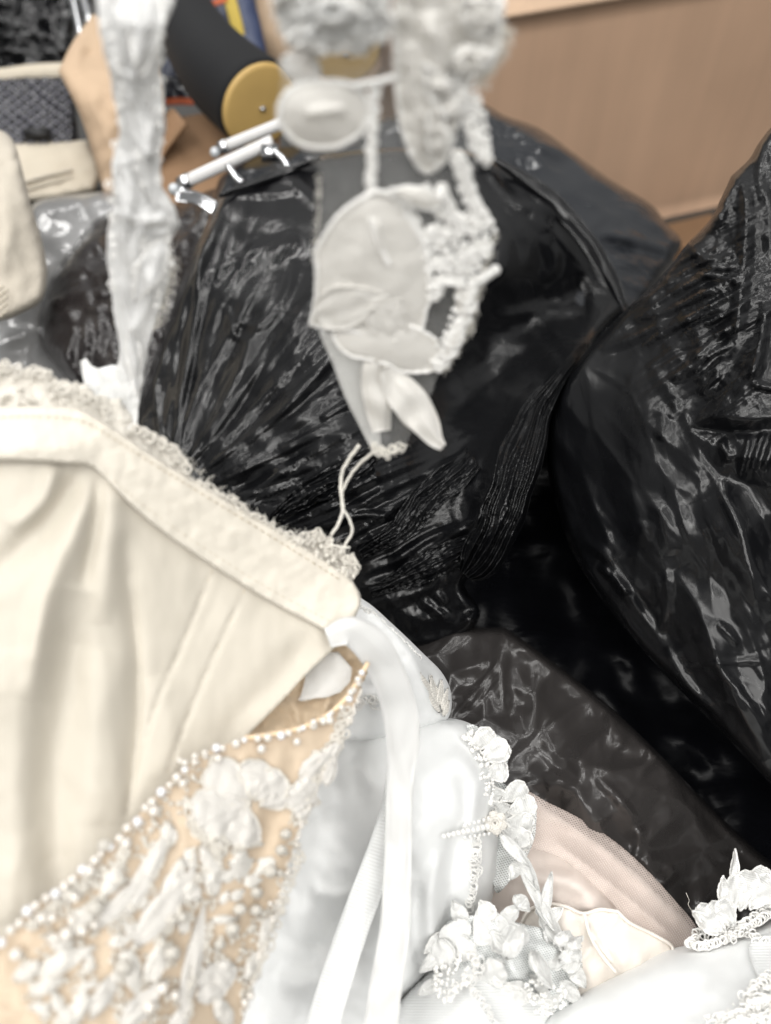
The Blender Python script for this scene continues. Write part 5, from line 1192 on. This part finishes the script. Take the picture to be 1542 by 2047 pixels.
# buds
for x, y, r, st in [(572, 1668, 13, 1.2), (563, 1700, 13, 1.3), (541, 1743, 15, 1.1), (514, 1785, 13, 1.5), (480, 1818, 14, 1), (512, 1820, 14, 1.1), (465, 1857, 15, 1), (440, 1888, 12, 1.3), (595, 1690, 9, 1), (560, 1745, 8, 1), (345, 1905, 16, 1.2), (248, 1935, 18, 1.2), (190, 1815, 17, 1), (140, 1790, 14, 1), (240, 1760, 13, 1), (210, 1690, 14, 1), (345, 1840, 12, 1.2), (365, 1835, 13, 1.2)]:
    bead('bud', P(x, y, float(DNs(np.array([x]), np.array([y]))[0]) - .003), r * px2m(.39), M['lace'], np_, (1, .8, st))
# pearls and glass beads along the edge
q = spl(edge_top, 4); acc = 0; k = 0; L = np.r_[0, np.cumsum(np.hypot(*np.diff(q, axis=0).T))]
s = 6
while s < L[-1]:
    i = np.searchsorted(L, s); x, y = q[min(i, len(q) - 1)]
    d = float(DN(np.array([x]), np.array([y]))[0]); r = rg.uniform(4.2, 7) * (1 + .0005 * (1100 - x))
    y2 = y + rg.randn() * 2 + 3; x2 = x + rg.randn() * 2
    bead('pearl' if k % 3 else 'glass_bead', P(x2, y2, d - .003), r * px2m(d), M['pearl'] if k % 3 else M['bead'], np_); s += r * 2.2 + rg.rand() * 9; k += 1
for x, y, r in [(308, 1622, 15), (252, 1686, 15), (180, 1741, 15), (366, 1566, 12), (437, 1516, 12), (523, 1497, 14), (594, 1483, 12), (628, 1444, 11), (660, 1440, 13), (702, 1384, 11), (716, 1358, 11), (165, 1861, 14), (84, 1836, 14), (133, 1868, 17), (32, 1908, 16), (326, 1976, 15), (300, 2014, 15), (502, 1990, 11), (490, 2004, 11), (150, 1795, 13), (105, 1835, 12), (145, 1840, 12), (190, 1850, 11), (410, 1505, 9), (390, 1512, 10), (370, 1525, 10), (360, 1520, 9), (541, 1806, 8), (575, 1745, 8), (110, 1875, 12), (350, 1990, 13)]:
    bead('pearl', P(x, y, float(DNs(np.array([x]), np.array([y]))[0]) - .0045), r * .72 * px2m(.38), M['pearl'], np_)
mb = MB(); q = spl([(722, 1380), (686, 1464), (645, 1548), (605, 1642), (566, 1770), (530, 1880), (488, 2030)], 6)
for x, y in q: mb.add(*sphereV(P(x + rg.randn() * 3, y, float(DN(np.array([x]), np.array([y]))[0]) - .001), rg.uniform(3, 6) * px2m(.4), 8, 6))
mb.build('bead_edging', M['pearl'], np_)

# ---------------- hanging ribbon loop
mb = MB(); mb.add(*ribbonV([(655, 1275, .440), (700, 1262, .440), (742, 1290, .446), (775, 1345, .455), (797, 1410, .464), (806, 1480, .468), (800, 1560, .47), (796, 1700, .468), (790, 1850, .462), (768, 2000, .455), (758, 2120, .45)], [40, 60, 72, 70, 72, 68, 54, 54, 60, 66, 70], .0008, crown=.0015, wob=.0016, seed=1)); mb.build('hanger_ribbon', M['ribbon'], ig)
mb = MB(); mb.add(*ribbonV([(800, 1490, .478), (788, 1600, .481), (770, 1680, .483), (742, 1760, .482), (705, 1860, .477), (672, 1960, .47), (640, 2070, .462), (628, 2130, .46)], [40, 46, 56, 60, 62, 64, 68, 68], .0008, crown=.001, wob=.0012, seed=2)); mb.build('hanger_ribbon', M['ribbon_rib'], ig)

# ---------------- left shoulder strap
DL = tps([(260, -330, .268), (260, -40, .30), (280, 200, .325), (280, 400, .348), (260, 600, .375), (265, 790, .40), (180, 60, .30), (340, 60, .305), (350, 450, .355), (220, 500, .36)])
KLs = creases([([(300, -20), (290, 60), (270, 140), (262, 220)], 12, .010), ([(230, 60), (250, 160), (290, 260), (285, 360)], 11, .008), ([(325, 200), (300, 280), (300, 380), (330, 440)], 10, .008), ([(240, 300), (262, 370), (250, 470), (268, 560)], 10, .010), ([(300, 430), (270, 500), (300, 580), (262, 680)], 10, .009), ([(235, 560), (260, 650), (274, 760)], 8, .007), ([(320, 480), (310, 560), (290, 640)], 10, .007), ([(215, 120), (240, 150), (300, 160)], 9, .006), ([(225, 330), (270, 320), (322, 300)], 8, .006), ([(220, 420), (280, 440), (345, 440)], 9, .008)], False)
ls = sheet('shoulder_strap', [(170, -330, 'c'), (182, -200), (190, -60), (195, 0), (200, 60), (214, 125), (230, 195), (240, 260), (224, 325), (228, 395), (216, 460), (215, 520), (224, 580), (226, 620), (234, 660), (244, 720), (262, 770), (276, 795, 'c'), (286, 762), (296, 700), (310, 645), (326, 600), (338, 560), (330, 505), (350, 466), (358, 448), (346, 410), (322, 370), (322, 305), (330, 245), (325, 180), (320, 120), (326, 60), (342, 0), (345, -60), (336, -200), (330, -330, 'c')], DL, M['strap'], ig, step=5, outstep=6, rough=1.2, thick=.002,
           disp=lambda X, Y: .24 * KLs(X, Y) + .0008 * fbm(X / 34, Y / 70))
DLs = lambda X, Y: DL(X, Y) - .0035 - KLs(X, Y) * .35
for i, (b, t_, w) in enumerate([((300, -30), (285, 150), 70), ((320, 100), (250, 240), 56), ((250, 180), (310, 320), 50), ((310, 260), (250, 400), 56), ((240, 340), (300, 480), 50), ((350, 452), (262, 420), 60), ((330, 480), (270, 600), 54), ((240, 500), (280, 640), 40), ((300, 600), (262, 740), 40), ((262, 660), (276, 790), 30), ((230, 0), (290, 60), 60), ((235, 430), (230, 560), 30)]):
    if i in (0, 2, 4, 5, 6, 9, 10): petal(ls, 'lace_leaf', b, t_, w, DLs, M['strap'], M['cord'] if i % 3 == 0 else None, .0006, shape='leaf', dome=.0010, lift0=.001, lift1=.004, seed=120 + i, ripple=.0014, curl=(rg.rand() - .5) * .004)
mb = MB()
for s, ln in enumerate([[(210, 40), (240, 200), (235, 330)], [(325, 60), (320, 250), (325, 370)], [(222, 330), (225, 480), (226, 600)], [(345, 440), (335, 520), (318, 620)], [(270, 300), (290, 420), (270, 560)]]):
    loopsV(mb, ln, DLs, 6, 12, r=.0004, seed=140 + s, jitter=8)
mb.build('lace_cording', M['cord'], ls)
fringeV([(338, 500), (336, 560), (322, 610), (305, 660)], DL, 18, 90, r=.0002, seed=9, spread=.9, ang=.2).build('fray', M['thread'], ls)

# ---------------- torn strap hanging in the middle
DS = tps([(780, -330, .238), (780, -40, .27), (560, 0, .278), (1000, 0, .285), (780, 200, .302), (650, 450, .338), (980, 480, .348), (760, 650, .372), (770, 905, .418), (885, 890, .412), (640, 230, .304), (860, 740, .388)])
ts = sheet('torn_strap', [(520, -330, 'c'), (512, -200), (530, -60), (530, 0), (540, 40), (566, 84), (568, 130), (560, 200), (590, 270), (612, 310), (642, 350), (640, 420), (632, 500), (632, 600), (640, 655), (655, 690), (668, 736), (690, 795), (716, 848), (742, 898), (760, 914), (785, 910), (808, 892), (828, 856), (846, 820), (866, 780), (880, 735), (906, 700), (936, 652), (946, 600), (962, 545), (985, 480), (978, 430), (956, 386), (948, 345), (966, 320), (982, 322), (968, 255), (948, 165), (980, 110), (1004, 70), (1012, 0), (1012, -60), (1000, -200), (990, -330, 'c')], DS, M['tulle'], ig, step=9, outstep=8, thick=.0004,
           disp=lambda X, Y: .002 * fbm(X / 80, Y / 110), rough=1)
sheet('tulle_layer', [(640, 660), (700, 700), (740, 740), (760, 860), (760, 908), (742, 896), (716, 846), (690, 793), (668, 734)], lambda X, Y: DS(X, Y) + .003, M['tulle_dense'], ig, step=9, thick=.0004)
def S(name, *a, **k): return petal(ts, name, *a, **k)
# main heart shaped petal
def domed(cx, cy, rx, ry, h): return lambda X, Y: h * np.clip(1 - ((X - cx) / rx) ** 2 - ((Y - cy) / ry) ** 2, 0, 1) ** .7
def bigpetal(name, pts, depth, dome, mat, rimr=.0012, disp2=None, rim='cord', step=7):
    f = (lambda X, Y: dome(X, Y) + (disp2(X, Y) if disp2 is not None else 0) + .0006 * fbm(X / 60, Y / 60))
    o, ol = sheet(name, pts, depth, mat, ts, step=step, outstep=5, thick=.0015, disp=f, ret=True, rough=1)
    x, y = ol[:, 0], ol[:, 1]
    r = rimr * (1 + .22 * noise(np.arange(len(ol)) * .9, np.zeros(len(ol))) + .15 * np.sin(np.arange(len(ol)) * 1.9))
    mk('corded_rim', *tubeV(P(x, y, depth(x, y) - f(x, y)), r * .8, 7, True)[:2], M[rim], o)
    fringeV([tuple(p) for p in ol[::3]], lambda X, Y: depth(X, Y) - f(X, Y), 9, int(len(ol) * 1.6), r=.00016, seed=len(ol), spread=1.6).build('fray', M['thread'], o)
    return o
veins = creases([([(752, 440), (758, 480), (770, 520)], 6, .0022), ([(740, 395), (735, 470), (700, 560)], 30, .001)], False)
bigpetal('heart_petal', [(748, 384, 'c'), (715, 402), (690, 420), (665, 445), (648, 475), (632, 505), (634, 550), (632, 600), (622, 648, 'c'), (652, 656), (690, 660), (740, 668), (790, 672), (838, 664), (852, 620), (862, 580), (856, 530), (846, 492), (832, 465), (815, 435), (798, 405), (775, 386)], lambda X, Y: DS(X, Y) - .005, domed(745, 530, 130, 150, .004), M['petal'], disp2=lambda X, Y: veins(X, Y) + creases([([(640, 600), (690, 605), (750, 640)], 12, .0015), ([(660, 640), (720, 610), (800, 650)], 10, -.0012)], False)(X, Y))
bigpetal('lobed_petal', [(668, 640), (668, 672), (680, 695), (705, 712), (745, 720), (775, 728), (800, 742), (835, 744), (866, 738), (882, 712), (874, 684), (845, 662), (780, 640), (720, 630)], lambda X, Y: DS(X, Y) - .004, domed(770, 690, 110, 60, .004), M['petal'], .0010)
bigpetal('round_petal', [(560, 235), (562, 205), (585, 178), (620, 165), (665, 164), (705, 172), (730, 195), (735, 230), (722, 262), (690, 285), (650, 294), (605, 288), (575, 265)], lambda X, Y: DS(X, Y) - .004, domed(645, 230, 90, 66, .004), M['petal'], .0014, disp2=creases([([(605, 232), (645, 222), (695, 218)], 9, .002)], False))
for i, (b, t_, w) in enumerate([((780, 590), (634, 628), 84), ((800, 600), (760, 672), 90)]):
    S('overlay_petal', b, t_, w, lambda X, Y: DS(X, Y) - .0065 - domed(745, 530, 130, 150, .0035)(X, Y), M['petal'], M['petal'], .0006, shape='petal', dome=.0006, lift0=-.0012, lift1=.0008, seed=250 + i, ripple=.0012, thick=.0004)
mb = MB(); q = spl([(752, 384), (775, 388), (798, 407), (815, 436), (832, 466), (846, 493), (856, 530), (860, 575)], 8)
for x, y in q: mb.add(*sphereV(P(x + rg.randn() * 2, y, float(DS(np.array([x]), np.array([y]))[0]) - .0065), rg.uniform(4.5, 8) * px2m(.34), 8, 6, rg.uniform(.7, 1.2, 3)))
mb.build('beaded_rim', M['cord'], ts)
# long grey petal, upper right
bigpetal('long_petal', [(830, -240, 'c'), (800, -50), (790, 60), (792, 150), (800, 230), (820, 300), (845, 340), (880, 330), (905, 280), (925, 200), (950, 150), (985, 120), (1000, 60), (1000, -50), (940, -240, 'c')], lambda X, Y: DS(X, Y) - .004, domed(890, 120, 120, 240, .004), M['petal'], .0012, disp2=lambda X, Y: creases([([(870, 20), (865, 150), (850, 300)], 22, .003), ([(930, 60), (910, 160), (880, 290)], 20, -.003)], False)(X, Y) + .002 * fbm(X / 40, Y / 60))
for i, (b, t_, w) in enumerate([((985, 60), (930, 0), 80), ((900, 130), (985, 110), 60), ((905, 230), (850, 130), 50), ((880, 330), (868, 200), 44)]):
    S('lace_leaf', b, t_, w, lambda X, Y: DS(X, Y) - .008, M['petal'], M['cord'], .0007, shape='leaf', dome=.003, seed=160 + i, ripple=.003)
# rosette at the top
for i, (b, t_, w) in enumerate([((660, 20), (575, 75), 80), ((665, 30), (610, 96), 70), ((670, 35), (668, 100), 76), ((680, 30), (740, 88), 74), ((690, 20), (775, 60), 70), ((660, 10), (555, 20), 76), ((690, 5), (770, -20), 80), ((655, 0), (580, -40), 80)]):
    S('rosette_petal', b, t_, w, lambda X, Y: DS(X, Y) - .006, M['petal_w'], M['cord'], .0013, shape='petal', dome=.004, lift0=.006, lift1=.004, seed=180 + i, ripple=.004, curl=(rg.rand() - .5) * .01)
for i in range(7):
    a = i * .9; S('rosette_petal', (665, 20), (665 + 38 * math.cos(a), 26 + 30 * math.sin(a)), 44, lambda X, Y: DS(X, Y) - .014, M['petal_w'], shape='petal', dome=.004, lift0=.002, lift1=.005, seed=190 + i)
S('tulle_frill', (560, 120), (640, 150), 60, lambda X, Y: DS(X, Y) - .002, M['tulle_dense'], shape='round', seed=5)
mb = MB(); q = spl([(742, 440), (752, 475), (766, 505), (776, 526)], 6)
for k_, (x, y) in enumerate(q): mb.add(*sphereV(P(x, y, float(DS(np.array([x]), np.array([y]))[0]) - .0095), (5.5 + 2.2 * (k_ / len(q))) * px2m(.34), 8, 6, (1, 1, .8)))
mb.build('raised_vein', M['cord'], ts)
# beaded stem between the round petal and the heart
mb = MB()
q = spl([(748, 172), (744, 250), (742, 320), (742, 386)], 13)
for x, y in q: mb.add(*sphereV(P(x + rg.randn() * 1.2, y, float(DS(np.array([x]), np.array([y]))[0]) - .004), rg.uniform(10, 12.5) * px2m(.31), 10, 7, (1, 1, .9)))
for x, y in q: mb.add(*sphereV(P(x + rg.choice([-8, 8]), y + 6, float(DS(np.array([x]), np.array([y]))[0]) - .003), rg.uniform(6, 8) * px2m(.31), 8, 6))
mb.build('beaded_stem', M['cord'], ts)
mb = MB(); q = spl([(700, 172), (730, 168), (770, 160), (800, 150)], 6); mb.add(*tubeV(P(q[:, 0], q[:, 1], DS(q[:, 0], q[:, 1]) - .005), .0012, 6)); mb.build('corded_stem', M['cord'], ts)
# small hanging leaves at the tip
def tipleaf(pts, wid, lift):
    q = np.array(pts, float); qq = [(x, y, float(DS(np.array([x]), np.array([y]))[0]) - lift) for x, y in q]
    V, F, U = ribbonV(qq, wid, .0018, step=5, crown=.003, wob=.004, seed=wid[1])
    o = mk('hanging_leaf', V, F, M['petal'], ts, U); return o
tipleaf([(746, 722), (750, 760), (756, 810), (763, 862)], [40, 56, 54, 36], .006)
tipleaf([(768, 738), (790, 768), (822, 806), (850, 845), (870, 878), (886, 894)], [24, 60, 72, 58, 34, 16], .008)
# right hand lace column
S('lace_leaf', (885, 408), (782, 380), 40, lambda X, Y: DS(X, Y) - .007, M['petal'], M['cord'], .0008, shape='leaf', dome=.003, seed=7)
mb = MB(); LD = lambda X, Y: DS(X, Y) - .004
for s, (reg, n, r) in enumerate([([(900, 130), (925, 150), (960, 250), (984, 320), (960, 325), (930, 250)], 110, (3.5, 7)), ([(905, 300), (935, 320), (955, 400), (975, 440), (940, 440), (920, 380)], 80, (3, 6)), ([(830, 470), (900, 450), (980, 430), (988, 480), (960, 540), (880, 550), (835, 530)], 170, (3.5, 7)),
                                  ([(920, 560), (955, 545), (940, 640), (910, 700), (880, 735), (870, 700), (900, 640)], 120, (3, 6)), ([(850, 370), (890, 390), (900, 440), (870, 430)], 40, (3, 6)), ([(820, 440), (850, 480), (840, 520)], 24, (3, 6)), ([(800, 400), (846, 470), (840, 500), (790, 410)], 30, (3, 5)), ([(860, 720), (884, 700), (880, 740)], 16, (3, 5)), ([(940, 170), (960, 180), (985, 318), (970, 322)], 50, (3, 6))]):
    knotsV(mb, reg, LD, n, r, lift=.001, seed=200 + s)
for s, (ln, j) in enumerate([([(905, 140), (935, 220), (965, 315)], 10), ([(915, 310), (940, 380), (965, 450)], 8), ([(840, 480), (900, 465), (975, 450)], 14), ([(850, 530), (920, 520), (975, 490)], 12), ([(945, 560), (930, 630), (900, 700), (875, 735)], 8), ([(870, 590), (880, 560), (920, 560)], 8), ([(790, 392), (830, 450), (848, 500)], 4), ([(880, 380), (905, 430), (930, 450)], 8)]):
    loopsV(mb, ln, LD, 10, 60, r=.0005, seed=220 + s, jitter=j)
mb.build('corded_lace', M['cord'], ts)
for b, t_, w in (((920, 570), (930, 640), 30), ((925, 645), (890, 720), 26)):
    S('lace_leaf', b, t_, w, lambda X, Y: DS(X, Y) - .003, M['petal'], None, shape='leaf', dome=.003, seed=w, ripple=.003)
for x, y, r in ((990, 540, 11), (978, 548, 11), (966, 556, 12), (958, 562, 11), (772, 524, 7), (782, 552, 7)):
    bead('bead', P(x, y, float(DS(np.array([x]), np.array([y]))[0]) - .005), r * px2m(.35), M['cord'], ts)
# frayed rims
fringeV([(1006, 60), (985, 110), (950, 165)], DS, 26, 160, r=.00022, seed=1, spread=1.0, ang=.1).build('fray', M['thread'], ts)
fringeV([(985, 470), (962, 545), (944, 610), (936, 652), (906, 702), (880, 740)], DS, 15, 240, r=.00018, seed=2, spread=1.0, ang=.3).build('fray', M['thread'], ts)
fringeV([(642, 350), (640, 420), (632, 520)], DS, 10, 70, r=.00018, seed=4, spread=.8, ang=3.0).build('fray', M['thread'], ts)
mb = fringeV([(742, 888), (760, 905), (785, 908), (812, 890)], DS, 13, 46, r=.0002, seed=5, spread=2.4)
loopsV(mb, [(745, 892), (770, 905), (806, 890)], DS, 7, 14, r=.0004, seed=6, jitter=8); mb.build('torn_end', M['thread'], ts)
# loose threads running from the torn end to the bodice
for nm, pts, r in (('a', [(718, 890, .425), (700, 915, .43), (684, 945, .435), (682, 985, .438), (686, 1015, .44), (678, 1045, .442), (662, 1070, .445)], .00085), ('b', [(745, 905, .42), (712, 935, .43), (688, 975, .436), (684, 1010, .44), (700, 1040, .443), (704, 1065, .445), (692, 1085, .447), (680, 1108, .45)], .0007), ('c', [(660, 1088, .446), (685, 1094, .447), (700, 1094, .447)], .0005)):
    q = spl(pts, 5); n = len(q)
    mk('loose_thread', *tubeV(P(q[:, 0] + 1.5 * noise(np.arange(n) * .5, np.zeros(n)), q[:, 1], q[:, 2]), r, 6)[:2], M['thread'], ig)
